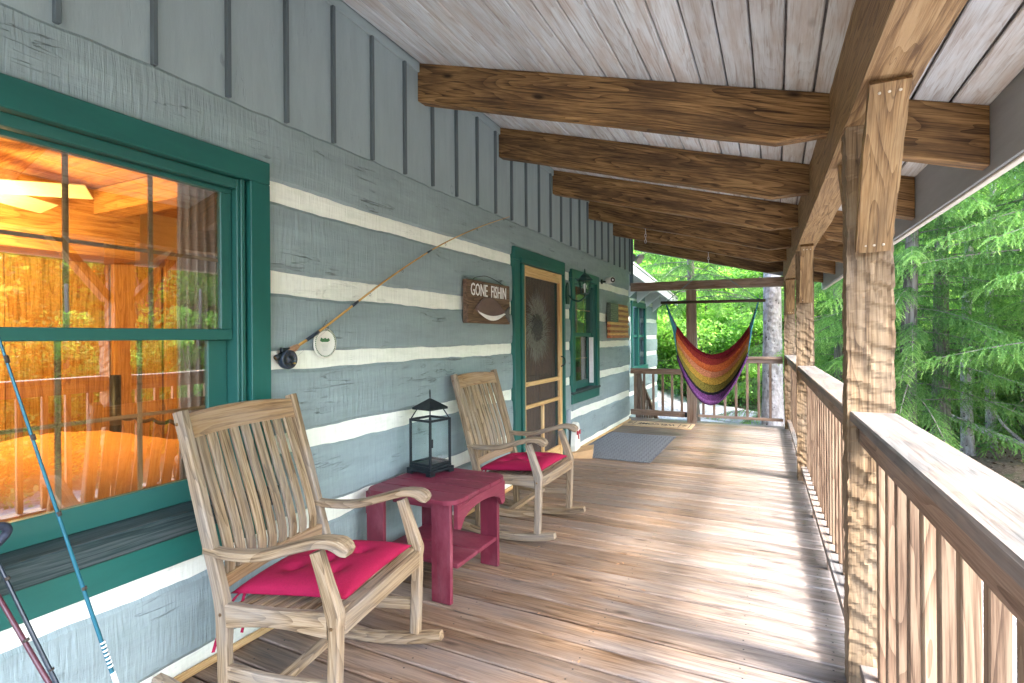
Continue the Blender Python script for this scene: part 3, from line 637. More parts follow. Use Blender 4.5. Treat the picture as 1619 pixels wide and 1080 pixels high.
# ------------------------------------------------------------------ windows
def window(y0, y1, z0, z1, gy0, gy1, zsill, gtop, gmeet, ncol, sillmat, proj):
    """trim outer box y0..y1 x z0..z1, glass gy0..gy1, upper sash above gmeet"""
    w = bpy.data.objects.new('window', None); COL.objects.link(w); w.parent = cabin; cpart(w); w.matrix_basis = Matrix.Translation(-CB)
    tw = 0.10; xo = WX + 0.028; xb = WX - 0.02
    b2(w, 'side_trim', xb, xo, y1 - tw, y1, zsill, z1 - tw - 0.001, M['trim'])
    b2(w, 'side_trim', xb, xo, y0, y0 + tw, zsill, z1 - tw - 0.001, M['trim'])
    b2(w, 'head_trim', xb, xo, y0, y1, z1 - tw, z1, M['trim'])
    b2(w, 'sill', xb - 0.10, xo + proj, y0 - 0.02 * (proj > 0.02), y1 + 0.02 * (proj > 0.02), zsill - (0.085 if proj > 0.02 else 0.03), zsill - 0.001, sillmat, 0.006)
    b2(w, 'apron', xb, xo - 0.006, y0, y1, z0, zsill - (0.087 if proj > 0.02 else 0.032), M['trim'])
    # jamb liners
    x2 = WX - 0.005
    for a, b, xx in ((y1 - tw - 0.045, y1 - tw - 0.002, x2), (y0 + tw + 0.002, y0 + tw + 0.045, x2)):
        b2(w, 'jamb', xx - 0.14, xx, a, b, zsill, z1 - tw - 0.002, M['sash'])
        b2(w, 'jamb_stop', xx + 0.001, xx + 0.012, a + 0.012, b - 0.012, zsill, z1 - tw - 0.002, M['sash'])
    b2(w, 'head_jamb', x2 - 0.14, x2, y0 + tw + 0.046, y1 - tw - 0.046, z1 - tw - 0.045, z1 - tw - 0.003, M['sash'])
    s0, s1 = y0 + tw + 0.047, y1 - tw - 0.047; st = z1 - tw - 0.047
    def sash(xf, a, b, z_lo, z_hi, ga, gb, gz0, gz1, cols, rows):
        b2(w, 'sash_rail', xf - 0.035, xf, a, b, z_lo, gz0, M['sash'])
        b2(w, 'sash_rail', xf - 0.035, xf, a, b, gz1, z_hi, M['sash'])
        b2(w, 'sash_stile', xf - 0.035, xf - 0.0005, gb, b, gz0 + 0.0005, gz1 - 0.0005, M['sash'])
        b2(w, 'sash_stile', xf - 0.035, xf - 0.0005, a, ga, gz0 + 0.0005, gz1 - 0.0005, M['sash'])
        b2(w, 'pane', xf - 0.016, xf - 0.013, ga, gb, gz0, gz1, M['glass'], 0)
        for k in range(1, cols): yk = gb - (gb - ga) * k / cols; b2(w, 'muntin', xf - 0.026, xf - 0.018, yk - 0.009, yk + 0.008, gz0, gz1, M['muntin'], 0.001)
        for k in range(1, rows): zk = gz0 + (gz1 - gz0) * k / rows; b2(w, 'muntin', xf - 0.0265, xf - 0.0185, ga, gb, zk - 0.007, zk + 0.007, M['muntin'], 0.001)
    sash(x2 - 0.03, s0, s1, gmeet - 0.045, st, gy0, gy1, gmeet, gtop, ncol, 2)
    sash(x2 - 0.068, s0, s1, zsill, gmeet - 0.003, gy0 + 0.03, gy1 - 0.035, zsill + 0.09, gmeet - 0.045, ncol, 2)
    return w
window(-0.12, 1.69, 0.465, 2.128, 0.125, 1.49, 0.665, 1.962, 1.372, 5, M['sill'], 0.028)
w2 = window(5.70, 6.73, 0.56, 2.10, 5.845, 6.585, 0.70, 1.93, 1.375, 3, M['sill'], 0.012)
b2(w2, 'screen_track', WX - 0.06, WX - 0.006, 6.555, 6.575, 0.74, 1.32, M['vinyl'])

# ------------------------------------------------------------------ door
d = bpy.data.objects.new('doorway', None); COL.objects.link(d); d.parent = cabin; d.matrix_basis = Matrix.Translation(-CB)
b2(d, 'side_trim', WX - 0.02, WX + 0.028, 4.22, 4.335, 0.0, 2.02, M['trim'])
b2(d, 'side_trim', WX - 0.02, WX + 0.028, 5.44, 5.48, 0.0, 2.02, M['trim'])
b2(d, 'head_trim', WX - 0.02, WX + 0.028, 4.22, 5.48, 2.021, 2.135, M['trim'])
b2(d, 'jamb', WX - 0.14, WX + 0.036, 4.365, 4.415, 0.0, 2.0, M['trim'])
b2(d, 'jamb', WX - 0.14, WX + 0.010, 5.415, 5.438, 0.0, 2.0, M['trim'])
b2(d, 'head_jamb', WX - 0.14, WX + 0.042, 4.34, 5.438, 2.003, 2.05, M['trim'])
b2(d, 'threshold', WX - 0.14, WX + 0.03, 4.34, 5.44, 0.002, 0.04, M['rail'])
b2(d, 'inner_door', WX - 0.11, WX - 0.07, 4.42, 5.41, 0.04, 2.0, M['door'])
for (a, b, c, e) in ((4.5, 4.86, 0.2, 0.95), (4.97, 5.33, 0.2, 0.95), (4.5, 4.86, 1.1, 1.85), (4.97, 5.33, 1.1, 1.85)):
    b2(d, 'door_panel', WX - 0.075, WX - 0.062, a, b, c, e, M['door'], 0.008)
sd_ = bpy.data.objects.new('screen_door', None); COL.objects.link(sd_); sd_.parent = cabin; sd_.matrix_basis = Matrix.Translation(-CB)
xs0, xs1 = WX - 0.02, WX + 0.014
b2(sd_, 'stile', xs0, xs1, 4.42, 4.475, 0.045, 1.998, M['pine'])
b2(sd_, 'stile', xs0, xs1, 5.345, 5.41, 0.045, 1.998, M['pine'])
b2(sd_, 'rail', xs0, xs1 - 0.001, 4.476, 5.344, 1.90, 1.997, M['pine'])
b2(sd_, 'rail', xs0, xs1 - 0.001, 4.476, 5.344, 0.865, 0.905, M['pine'])
b2(sd_, 'rail', xs0, xs1 - 0.001, 4.476, 5.344, 0.655, 0.69, M['pine'])
b2(sd_, 'rail', xs0, xs1 - 0.001, 4.476, 5.344, 0.05, 0.17, M['pine'])
b2(sd_, 'mullion', xs0, xs1 - 0.002, 4.88, 4.91, 0.171, 0.654, M['pine'])
b2(sd_, 'insect_screen', xs0 + 0.008, xs0 + 0.010, 4.47, 5.35, 0.16, 1.905, M['screen'], 0)
b2(sd_, 'hinge', xs1, xs1 + 0.008, 4.40, 4.435, 1.76, 1.83, M['iron'])
b2(sd_, 'hinge', xs1, xs1 + 0.008, 4.40, 4.435, 0.25, 0.32, M['iron'])
tube(sd_, 'door_handle', spline([(xs1, 5.37, 1.12), (xs1 + 0.04, 5.37, 1.10), (xs1 + 0.045, 5.37, 1.04), (xs1, 5.37, 1.01)], 10), 0.006, M['iron'], 6)

# wreath behind the screen
wr = root('dried_wreath', 'dry straw-coloured twig wreath hung on the brown door behind the screen', 'wreath', (WX - 0.05, 4.86, 1.42))
g = []
for k in range(420):
    a = random.uniform(0, 2 * PI); rr0 = random.uniform(0.10, 0.17); tw_ = random.uniform(0.3, 0.8); L_ = random.uniform(0.12, 0.24)
    p = Vector((random.uniform(0.0, 0.02), math.cos(a) * rr0, math.sin(a) * rr0 * 1.2))
    dd = Vector((random.uniform(-0.05, 0.05), math.cos(a + tw_) * 0.9, math.sin(a + tw_) - 0.15)).normalized() * L_
    q = p + dd; q.x = min(max(q.x, 0.0), 0.045); md = (p + q) / 2 + Vector((0.004, 0, 0.01))
    g.append(tube_geo([p, md, q], [0.0022, 0.0016, 0.0006], 3, False))
ob('straw', joined('straw', g), M['straw'], wr)['kind'] = 'stuff'
lathe(wr, 'ring', [(0.10, 0.0), (0.14, 0.0), (0.14, 0.015), (0.10, 0.015)], M['bark_dark'], 24, None, True, 'x')

# ------------------------------------------------------------------ porch roof
proof = root('porch_roof', 'sloping porch roof with brown rafters under whitewashed boards', 'roof', (-0.8, 4, 2.0))
PB = Matrix.Translation((0.8, -4, -2.0))
def pp(o): o.matrix_basis = PB @ o.matrix_basis; return o
Y0R, Y1R = -1.6, 9.0
xk = -2.085; k = 0
while xk < 0.80:
    wdt = 0.125 if xk < 0.42 else 0.135
    xm = xk + wdt / 2
    p = Vector((xm, Y0R, zc(xm, Y0R) + 0.012)); q = Vector((xm, Y1R, zc(xm, Y1R) + 0.012))
    sl = (0.86 - 0.021 * 2) / 2.89
    o = pp(bar(proof, 'ceiling_board', p, q, wdt - 0.005, 0.02, M['ceil'], up=(sl, 0, 1), bev=0.004))
    xk += wdt
rfy = [-0.9, 0.3, 1.48, 2.87, 4.01, 5.22, 6.41, 7.53, 8.79]
def fx(y): return 0.80 - 0.033 * (y - 2.87)
def rafter(y):
    """side outline in XZ, hewn notch over the header, thickness 0.09 along Y"""
    x1 = fx(y); hx = xin(y); t = 0.09
    top = lambda x: zc(x, y) - 0.001
    low = lambda x: zc(x, y) - 0.252
    xs = [-2.10] + list(np.linspace(-2.0, hx - 0.22, 16)) + [hx - 0.02, hx + 0.14] + list(np.linspace(hx + 0.22, x1, 4))
    V = []; G = []; nz = VN(10, 2, 9); n = len(xs)
    for i, x in enumerate(xs):
        zl = low(x)
        if hx - 0.03 < x < hx + 0.15: zl = 2.268 if y > 2 else 2.268
        else: zl += 0.004 * float(nz(np.array([[x, y, 0]]))[0])
        for (yy_, zz, cz) in ((y, zl + 0.004, 0), (y + 0.006, zl, 0), (y + t - 0.006, zl, 0), (y + t, zl + 0.004, 0), (y + t, top(x), 0), (y, top(x), 0)):
            dy = 0.003 * float(nz(np.array([[x * 1.7, yy_ * 3, zz]]))[0])
            V.append((x, yy_ + dy, zz)); G.append((x, yy_ - y, zz + 0.29 * x))
    F = []
    for i in range(n - 1):
        for k in range(6): k2 = (k + 1) % 6; F.append((i * 6 + k, (i + 1) * 6 + k, (i + 1) * 6 + k2, i * 6 + k2))
    F.append(tuple(range(6))); F.append(tuple((n - 1) * 6 + k for k in range(5, -1, -1)))
    pp(ob('rafter', mk('rafter', V, F, G), M['rafter'], proof))
for y in rfy: rafter(y)
def ztop_h(y): return zc(xin(y) + 0.07, y)
for (a, b) in ((-1.5, 3.02), (3.02, 8.95)):
    zb = 2.095
    p = Vector((xin(a) + 0.07, a + 0.002, (zb + 2.262) / 2)); q = Vector((xin(b) + 0.07, b, (zb + 2.262) / 2))
    pp(timber(proof, 'header_beam', p, q, 0.145, 2.262 - zb, M['header'], amp=0.006, step=0.04, nper=4))
# blocking between rafters above the header
for a, b in zip(rfy[:-1], rfy[1:]):
    p = Vector((xin(a) + 0.07, a + 0.094, 2.355)); q = Vector((xin(b) + 0.07, b - 0.004, 2.355))
    pp(timber(proof, 'header_blocking', p, q, 0.135, 0.18, M['header'], amp=0.004, step=0.06, nper=3))
# fascia, soffit edge, shingle top
pp(bar(proof, 'fascia_board', (fx(Y0R) + 0.018, Y0R, 2.15), (fx(9.04) + 0.018, 9.04, 2.15), 0.03, 0.30, M['fascia']))
pp(bar(proof, 'drip_edge', (fx(Y0R) + 0.03, Y0R, 1.993), (fx(9.04) + 0.03, 9.04, 1.993), 0.03, 0.012, M['pale']))
pr = pp(bar(proof, 'rake_board', (-2.1, 9.03, zc(-2.1, 9.0) - 0.10), (fx(9) + 0.0, 9.03, zc(fx(9), 9.0) - 0.10), 0.03, 0.26, M['fascia']))
# roof skin as one sloping slab above the boards
V = []; F = []; nxr, nyr = 3, 24
for h_ in (0.028, 0.075):
    for i in range(nyr + 1):
        for j in range(nxr + 1):
            x = -2.2 + 3.06 * j / nxr; y = Y0R + (9.08 - Y0R) * i / nyr; V.append((x, y, zc(x, y) + h_))
m_ = (nxr + 1) * (nyr + 1)
for i in range(nyr):
    for j in range(nxr):
        a = i * (nxr + 1) + j; b = a + nxr + 1; F += [(a, b, b + 1, a + 1), (m_ + a, m_ + a + 1, m_ + b + 1, m_ + b)]
for i in range(nyr):
    for j in (0, nxr): a = i * (nxr + 1) + j; b = a + nxr + 1; F.append((a, m_ + a, m_ + b, b) if j == 0 else (a, b, m_ + b, m_ + a))
for j in range(nxr):
    for i in (0, nyr): a = i * (nxr + 1) + j; F.append((a, a + 1, m_ + a + 1, m_ + a) if i == 0 else (a, m_ + a, m_ + a + 1, a + 1))
pp(ob('roof_skin', mk('roof_skin', V, F), M['shingle'], proof))

# ------------------------------------------------------------------ posts with knee braces
def post(y, label, near=True, far=True, amp=0.004, adze=0.013, step=0.008, nper=12, ztop=2.093, grp='hewn porch posts'):
    t = root('porch_post', label, 'post', (xin(y) + 0.07, y + 0.07, 0), 0, grp)
    me = hewn_mesh(ztop, 0.148, 0.148, amp, adze, step, nper)
    ob('shaft', me, M['post'], t, Matrix.Translation((0, 0, ztop / 2)) @ PERM[2] @ Matrix.Rotation(0, 4, 'X'))
    if near:
        p = Vector((0.005, -0.085, 1.64)); q = Vector((0.0, -0.45, 2.09))
        bb = timber(t, 'knee_brace', p, q, 0.098, 0.05, M['brace'], up=(0, 1, 0.3), amp=0.007, step=0.03, nper=4)
        fm = bb.matrix_basis
        L_ = (q - p).length
        for s_, e_ in ((-1, 1), (1, 1)):
            for k in (-0.025, 0.0, 0.027):
                lathe(bb, 'nail', [(0.0045, 0), (0.0045, 0.003), (0.002, 0.004)], M['nail'], 8, Matrix.Translation((s_ * (L_ / 2 - 0.028), k, -0.0265 if e_ > 0 else 0)) @ Matrix.Rotation(PI, 4, 'X'))
    if far:
        timber(t, 'knee_brace', Vector((0.0, 0.085, 1.64)), Vector((0.0, 0.47, 2.09)), 0.098, 0.05, M['brace'], up=(0, -1, 0.3), amp=0.003, step=0.04, nper=3)
    return t
post(2.3, 'nearest hewn post with axe-cut faces and nailed brace, large at right')
post(5.52, 'second hewn post along the railing, between the nearest and the corner post')
post(8.48, 'hewn corner post at the far end where the railings meet', far=False)
# middle post of the far end, square
mp = root('end_post', 'square brown post behind the hammock holding the far end beam', 'post', (-1.165, 8.56, 0))
timber(mp, 'shaft', (0, 0, 0.0), (0, 0, 2.03), 0.135, 0.115, M['rail'], up=(0, 1, 0), amp=0.003)
eb = root('end_beam', 'weathered brown beam across the far end of the porch above the hammock', 'beam', (-1.0, 8.56, 2.1))
timber(eb, 'timber', (-1.09, 0, 0.015), (1.10, 0, -0.005), 0.11, 0.13, M['rail'], amp=0.003)

# ------------------------------------------------------------------ railings
def railing(y0, y1, label):
    ym = (y0 + y1) / 2; t = root('porch_railing', label, 'railing', (xin(ym) + 0.075, ym, 0), 0, 'side railings between the posts')
    off = Vector((-(xin(ym) + 0.075), -ym, 0))
    P = lambda y, dx, z: Vector((xin(y) + dx, y, z)) + off
    bow = 0.0
    pts = spline([P(y0, 0.075, 1.032), P((y0 + y1) / 2, 0.075 + bow, 1.03), P(y1, 0.075, 1.032)], 10)
    V, F, G = sweep_geo(pts, 0.145, 0.036, (1, 0, 0)); ob('handrail', mk('handrail', V, F, G), M['cap'], t)
    bar(t, 'top_rail', P(y0, 0.05, 0.972), P(y1, 0.05, 0.972), 0.036, 0.08, M['rail'])
    bar(t, 'bottom_rail', P(y0, 0.085, 0.118), P(y1, 0.085, 0.118), 0.115, 0.034, M['cap'])
    n = max(1, round((y1 - y0) / 0.9))
    for k in range(n + 1):
        yk = y0 + 0.1 + (y1 - y0 - 0.2) * k / n
        bx(t, 'block', P(yk, 0.07, 0.05), (0.06, 0.038, 0.099), M['rail'])
    m = int((y1 - y0) / 0.14)
    for k in range(m):
        yk = y0 + (k + 0.6) * (y1 - y0) / (m + 0.2)
        b_ = bx(t, 'baluster', P(yk, 0.088, 0.565), (0.034 , 0.034, 0.855), M['baluster'], Euler((random.uniform(-.004, .004), random.uniform(-.004, .004), random.uniform(-.03, .03))).to_matrix())
    return t
railing(-1.4, 2.29, 'near right railing with weathered grey handrail running out of the frame')
railing(2.45, 5.51, 'middle right railing between the nearest and second hewn posts')
railing(5.67, 8.47, 'far right railing between the second post and the corner post')
er = root('end_railing', 'brown railing across the far end behind the hammock, right of the middle post', 'railing', (-0.5, 8.56, 0))
bx(er, 'handrail', (-0.0, 0, 1.0), (1.16, 0.09, 0.038), M['rail']); bx(er, 'top_rail', (-0.0, 0, 0.95), (1.16, 0.036, 0.06), M['rail'])
bx(er, 'bottom_rail', (-0.0, 0, 0.11), (1.16, 0.06, 0.038), M['rail'])
for k in range(7): bx(er, 'baluster', (-0.5 + k * 0.153, 0, 0.525), (0.035, 0.035, 0.79), M['rail'])
gt = root('porch_gate', 'low brown baluster gate between the cabin wall and the middle post', 'gate', (-1.67, 8.52, 0))
bx(gt, 'top_rail', (0, 0, 0.775), (0.86, 0.045, 0.085), M['rail']); bx(gt, 'bottom_rail', (0, 0, 0.12), (0.86, 0.045, 0.085), M['rail'])
for k in range(6): bx(gt, 'baluster', (-0.36 + k * 0.144, 0, 0.447), (0.036, 0.03, 0.568), M['rail'])
bx(gt, 'latch', (0.425, -0.03, 0.12), (0.03, 0.02, 0.07), M['iron'])
sr = root('stair_handrail', 'short brown stair rail descending beyond the gate beside the cabin wall', 'handrail', (-2.0, 8.75, 0))
bar(sr, 'handrail', (-0.06, 0, 0.72), (0.02, 1.3, -0.25), 0.07, 0.05, M['rail'])
bx(sr, 'newel', (-0.04, 0.05, 0.2), (0.085, 0.085, 1.1), M['rail'])
for k in range(5): bx(sr, 'baluster', (-0.03, 0.25 + k * 0.2, 0.18 - k * 0.15), (0.034, 0.034, 0.75), M['rail'])
st = root('porch_steps', 'wooden steps going down from the gate at the far left end', 'steps', (-1.67, 8.8, 0))
for k in range(4): bx(st, 'tread', (0, 0.18 + k * 0.28, -0.2 - k * 0.2), (0.95, 0.27, 0.045), M['rail'])
for s_ in (-0.46, 0.46): bar(st, 'stringer', (s_, 0.02, -0.2), (s_, 1.2, -1.02), 0.04, 0.2, M['rail'])

# ------------------------------------------------------------------ rocking chairs
def make_chair():
    t = root('rocking_chair', None, 'rocking chair')
    T, TW = M['teak'], M['teak_warm']
    for s in (-1, 1):
        y = 0.265 * s
        pts = [(x, y, 0.024 + (x + 0.05) ** 2 / 2.9) for x in np.linspace(-0.52, 0.345, 18)]
        sweep(t, 'rocker', pts, 0.036, [0.03] + [0.044] * 16 + [0.034], T)
        sweep(t, 'front_leg', spline([(0.225, y, 0.075), (0.23, y, 0.2), (0.235, y, 0.40), (0.222, y, 0.47), (0.165, y, 0.635)], 14), 0.036, [0.042] * 8 + [0.055, 0.058, 0.055, 0.05, 0.045, 0.042, 0.04], T)
        sweep(t, 'rear_post', spline([(-0.205, y, 0.065), (-0.21, y, 0.25), (-0.215, y, 0.40), (-0.255, y, 0.56), (-0.33, y, 0.83), (-0.400, y, 1.072)], 18), 0.034, [0.042] * 5 + [0.05] * 4 + [0.046] * 6 + [0.042] * 4, T)
        sweep(t, 'armrest', spline([(-0.285, y, 0.595), (-0.19, y, 0.588), (-0.05, y, 0.600), (0.09, y, 0.642), (0.18, y, 0.668), (0.245, y, 0.668), (0.29, y, 0.645)], 22), [0.036] * 3 + [0.042, 0.046, 0.05, 0.054, 0.057] + [0.058] * 12 + [0.056, 0.052, 0.042], [0.028] * 8 + [0.030] * 10 + [0.036, 0.042, 0.044, 0.04, 0.026], T)
        sweep(t, 'side_rail', spline([(-0.2, y, 0.378), (0.0, y, 0.395), (0.21, y, 0.402)], 8), 0.03, [0.082, 0.074, 0.066, 0.061, 0.058, 0.06, 0.066, 0.074, 0.084], T)
        sweep(t, 'stretcher', spline([(-0.2, y, 0.185), (0.0, y, 0.178), (0.215, y, 0.195)], 8), 0.024, 0.045, T)
    bx(t, 'front_rail', (0.243, 0, 0.398), (0.028, 0.494, 0.066), T)
    bx(t, 'rear_rail', (-0.2, 0, 0.36), (0.026, 0.494, 0.06), T)
    bx(t, 'cross_stretcher', (0.02, 0, 0.185), (0.045, 0.506, 0.022), T)
    for k in range(8):
        x = -0.165 + k * 0.054
        sweep(t, 'seat_slat', [(x, yy_, 0.394 + 0.035 * (x + 0.2) / 0.4 - 0.012 * (1 - (yy_ / 0.25) ** 2)) for yy_ in np.linspace(-0.25, 0.25, 7)], 0.036, 0.014, T, side=(1, 0, 0))
    # arched crest rail
    pl = lambda z: -0.215 - 0.19 * (z - 0.40) / 0.685
    n = 12; V = []; G = []; F = []
    for i in range(n + 1):
        yy_ = -0.248 + 0.496 * i / n; zt_ = 1.056 + 0.014 * (1 - (yy_ / 0.25) ** 2); zb_ = 0.975 + 0.006 * (1 - (yy_ / 0.25) ** 2); bow = -0.022 * (1 - (yy_ / 0.25) ** 2)
        for z, dx in ((zb_, 0.013), (zt_ - 0.004, 0.013), (zt_, 0.008), (zt_, -0.010), (zb_, -0.013)):
            V.append((pl(z) + dx + bow, yy_, z)); G.append((yy_, dx, z))
    for i in range(n):
        for k in range(5): k2 = (k + 1) % 5; F.append((i * 5 + k, (i + 1) * 5 + k, (i + 1) * 5 + k2, i * 5 + k2))
    F.append(tuple(range(5))); F.append(tuple(n * 5 + k for k in range(4, -1, -1)))
    ob('crest_rail', mk('crest_rail', V, F, G), TW, t)
    sweep(t, 'lower_back_rail', [(-0.236 - 0.02 * (1 - (yy_ / 0.25) ** 2), yy_, 0.475) for yy_ in np.linspace(-0.248, 0.248, 9)], 0.026, 0.048, TW, side=(1, 0, 0))
    for k in range(9):
        yy_ = -0.212 + k * 0.053; bow = -0.021 * (1 - (yy_ / 0.25) ** 2)
        pts = spline([(-0.238 + bow, yy_, 0.488), (-0.238 + bow, yy_, 0.56), (-0.270 + bow, yy_, 0.68), (-0.325 + bow, yy_, 0.84), (-0.372 + bow, yy_, 0.983)], 14)
        sweep(t, 'back_slat', pts, 0.037, 0.012, T)
    for (x, z) in ((0.23, 0.40), (-0.21, 0.385), (-0.393, 1.03)):
        for s in (-1, 1): lathe(t, 'peg', [(0.006, 0), (0.006, 0.002)], M['rafter'], 8, Matrix.Translation((x, s * 0.2835, z)) @ Matrix.Rotation(-s * PI / 2, 4, 'X'))
    return t
ch1 = make_chair(); ch1.location = (-1.56, 1.53, 0); ch1.rotation_euler = (0, 0, R(10)); ch1.scale = (1, 1.09, 1)
ch1['label'] = 'nearest weathered teak rocking chair in front of the lit window'; ch1['group'] = 'teak rocking chairs on the porch'
def copy_tree(o, parent=None):
    c = o.copy(); COL.objects.link(c); c.parent = parent
    for x in list(kids.get(o.name, [])): copy_tree(x, c)
    return c
kids = {}
for o in bpy.data.objects:
    if o.parent: kids.setdefault(o.parent.name, []).append(o)
ch2 = copy_tree(ch1); ch2.location = (-1.60, 3.41, 0); ch2.rotation_euler = (0, 0, 0)
ch2['label'] = 'farther weathered teak rocking chair between the side table and the screen door'
def make_cushion(loc, rotz, label, seed):
    t = root('seat_cushion', label, 'cushion', loc, rotz, 'red tufted seat cushions')
    rs = np.random.default_rng(seed); n = 36; hw = 0.238; T = 0.052
    V = []; F = []; tufts = [(-0.085, -0.085), (-0.085, 0.085), (0.09, -0.085), (0.09, 0.085), (0.0, 0.0)]
    nz = VN(12, 6, 26)
    for s in (1, -1):
        for i in range(n + 1):
            for j in range(n + 1):
                u = i / n * 2 - 1; v = j / n * 2 - 1
                pin = 1 - 0.045 * (1 - abs(u) ** 2) * abs(v) ** 4
                pin2 = 1 - 0.045 * (1 - abs(v) ** 2) * abs(u) ** 4
                x = hw * u * pin2; y = hw * v * pin
                h = T * max(0, (1 - abs(u) ** 3.2)) ** 0.5 * max(0, (1 - abs(v) ** 3.2)) ** 0.5
                for (a, b) in tufts:
                    r = math.hypot(x - a, y - b); h -= (0.026 if s > 0 else 0.006) * math.exp(-(r / 0.024) ** 2) * (h > 0.002) + (0.018 * math.exp(-(r / 0.06) ** 2) if s > 0 and h > 0.01 else 0)
                h = max(h, 0) + (0.0022 * float(nz(np.array([[x, y, 0]]))[0]) if 0 < i < n and 0 < j < n else 0)
                V.append((x, y, (h if s > 0 else -h * 0.35) + 0.035 * (x + 0.2) / 0.4 + 0.02))
    N = (n + 1) ** 2
    for s in (0, 1):
        for i in range(n):
            for j in range(n):
                q = [s * N + i * (n + 1) + j, s * N + (i + 1) * (n + 1) + j, s * N + (i + 1) * (n + 1) + j + 1, s * N + i * (n + 1) + j + 1]
                F.append(tuple(q if s == 0 else q[::-1]))
    me = mk('cushion', V, F, None, True)
    bm = bmesh.new(); bm.from_mesh(me); bmesh.ops.remove_doubles(bm, verts=bm.verts, dist=0.0012); bm.to_mesh(me); bm.free()
    me.polygons.foreach_set('use_smooth', [True] * len(me.polygons))
    ob('pad', me, M['redfab'], t)
    for (a, b) in tufts:
        lathe(t, 'button', [(0.006, -0.002), (0.006, 0.001), (0.003, 0.003)], M['redfab'], 8, Matrix.Translation((a, b, 0.035 + 0.035 * (a + 0.2) / 0.4)))
    for s in (-1, 1):
        sweep(t, 'tie', spline([(-0.2, s * 0.2, 0.02), (-0.225, s * 0.225, 0.0), (-0.235, s * 0.25, -0.04), (-0.24, s * 0.285, -0.10), (-0.25, s * 0.30, -0.16)], 12), 0.011, 0.003, M['redfab'], side=(0.7, 0.7, 0))
        sweep(t, 'tie', spline([(-0.2, s * 0.2, 0.02), (-0.185, s * 0.235, -0.01), (-0.175, s * 0.24, -0.07), (-0.18, s * 0.245, -0.11)], 10), 0.011, 0.003, M['redfab'], side=(1, 0, 0))
    return t
def cloc(ch, dx): a = ch.rotation_euler.z; return (ch.location.x + dx * math.cos(a), ch.location.y + dx * math.sin(a), 0.405)
make_cushion(cloc(ch1, 0.0), R(10), 'crimson tufted cushion tied on the nearest rocking chair', 3)
make_cushion(cloc(ch2, 0.0), 0, 'crimson tufted cushion on the farther rocking chair', 5)

# ------------------------------------------------------------------ side table
tb = root('side_table', 'burgundy slatted wooden side table between the two rocking chairs', 'table', (-1.70, 2.5, 0))
TX0, TX1 = -0.29, 0.28
ysl = [-0.30, -0.155, -0.035, 0.085, 0.205, 0.30]
def slat_top(y0, y1, first, last):
    r = 0.075; pts = []
    def corner(cx, cy, a0): return [(cx + r * math.cos(a0 + t), cy + r * math.sin(a0 + t)) for t in np.linspace(0, PI / 2, 7)]
    if first: pts = corner(TX0 + r, y0 + r, PI) + corner(TX1 - r, y0 + r, 1.5 * PI) + [(TX1, y1), (TX0, y1)]
    elif last: pts = [(TX0, y0), (TX1, y0)] + corner(TX1 - r, y1 - r, 0) + corner(TX0 + r, y1 - r, PI / 2)
    else: pts = [(TX0, y0), (TX1, y0), (TX1, y1), (TX0, y1)]
    n = len(pts); V = [(x, y, 0.50) for x, y in pts] + [(x, y, 0.519) for x, y in pts]
    cx = sum(p[0] for p in pts) / n; cy = sum(p[1] for p in pts) / n
    V += [(x + (cx - x) * 0.012, y + (cy - y) * 0.03, 0.522) for x, y in pts]
    F = [tuple(range(n - 1, -1, -1)), tuple(2 * n + i for i in range(n))] + [(i, (i + 1) % n, n + (i + 1) % n, n + i) for i in range(n)] + [(n + i, n + (i + 1) % n, 2 * n + (i + 1) % n, 2 * n + i) for i in range(n)]
    ob('top_slat', mk('top_slat', V, F), M['burg'], tb)
for k in range(5): slat_top(ysl[k] + (0.003 if k else 0), ysl[k + 1] - 0.003, k == 0, k == 4)
for sx in (0.20, -0.22):
    for sy in (-0.262, 0.235):
        bx(tb, 'leg', (sx - 0.01, sy, 0.249), (0.115, 0.025, 0.497), M['burg'])
# arched aprons on the two ends and under the near side
def apron(x, y0, y1):
    n = 16; V = []; F = []
    for i in range(n + 1):
        y = y0 + (y1 - y0) * i / n; u = abs(2 * i / n - 1); a = 0.378 + 0.055 * math.sqrt(max(0, 1 - (u / 0.86) ** 2)) * 1.4 if u < 0.86 else 0.37 - 0.01 * (u - 0.86) / 0.14 + (0.02 if u > 0.97 else 0)
        for dx in (-0.012, 0.012): V += [(x + dx, y, a), (x + dx, y, 0.499)]
    for i in range(n):
        a = i * 4; b = a + 4
        F += [(a, a + 1, b + 1, b), (a + 2, b + 2, b + 3, a + 3), (a, b, b + 2, a + 2), (a + 1, a + 3, b + 3, b + 1)]
    F += [(0, 2, 3, 1), (n * 4, n * 4 + 1, n * 4 + 3, n * 4 + 2)]
    ob('apron', mk('apron', V, F, [(v[1], v[0], v[2]) for v in V]), M['burg'], tb)
apron(0.2715, -0.262, 0.25); apron(-0.29, -0.262, 0.25)
bx(tb, 'shelf_slat', (0.0, -0.11, 0.17), (0.50, 0.205, 0.022), M['burg']); bx(tb, 'shelf_slat', (0.0, 0.105, 0.17), (0.50, 0.205, 0.022), M['burg'])
for s in (-0.2225, 0.2125): bx(tb, 'cleat', (0.0, s * 0.97, 0.47), (0.3, 0.02, 0.04), M['burg'])

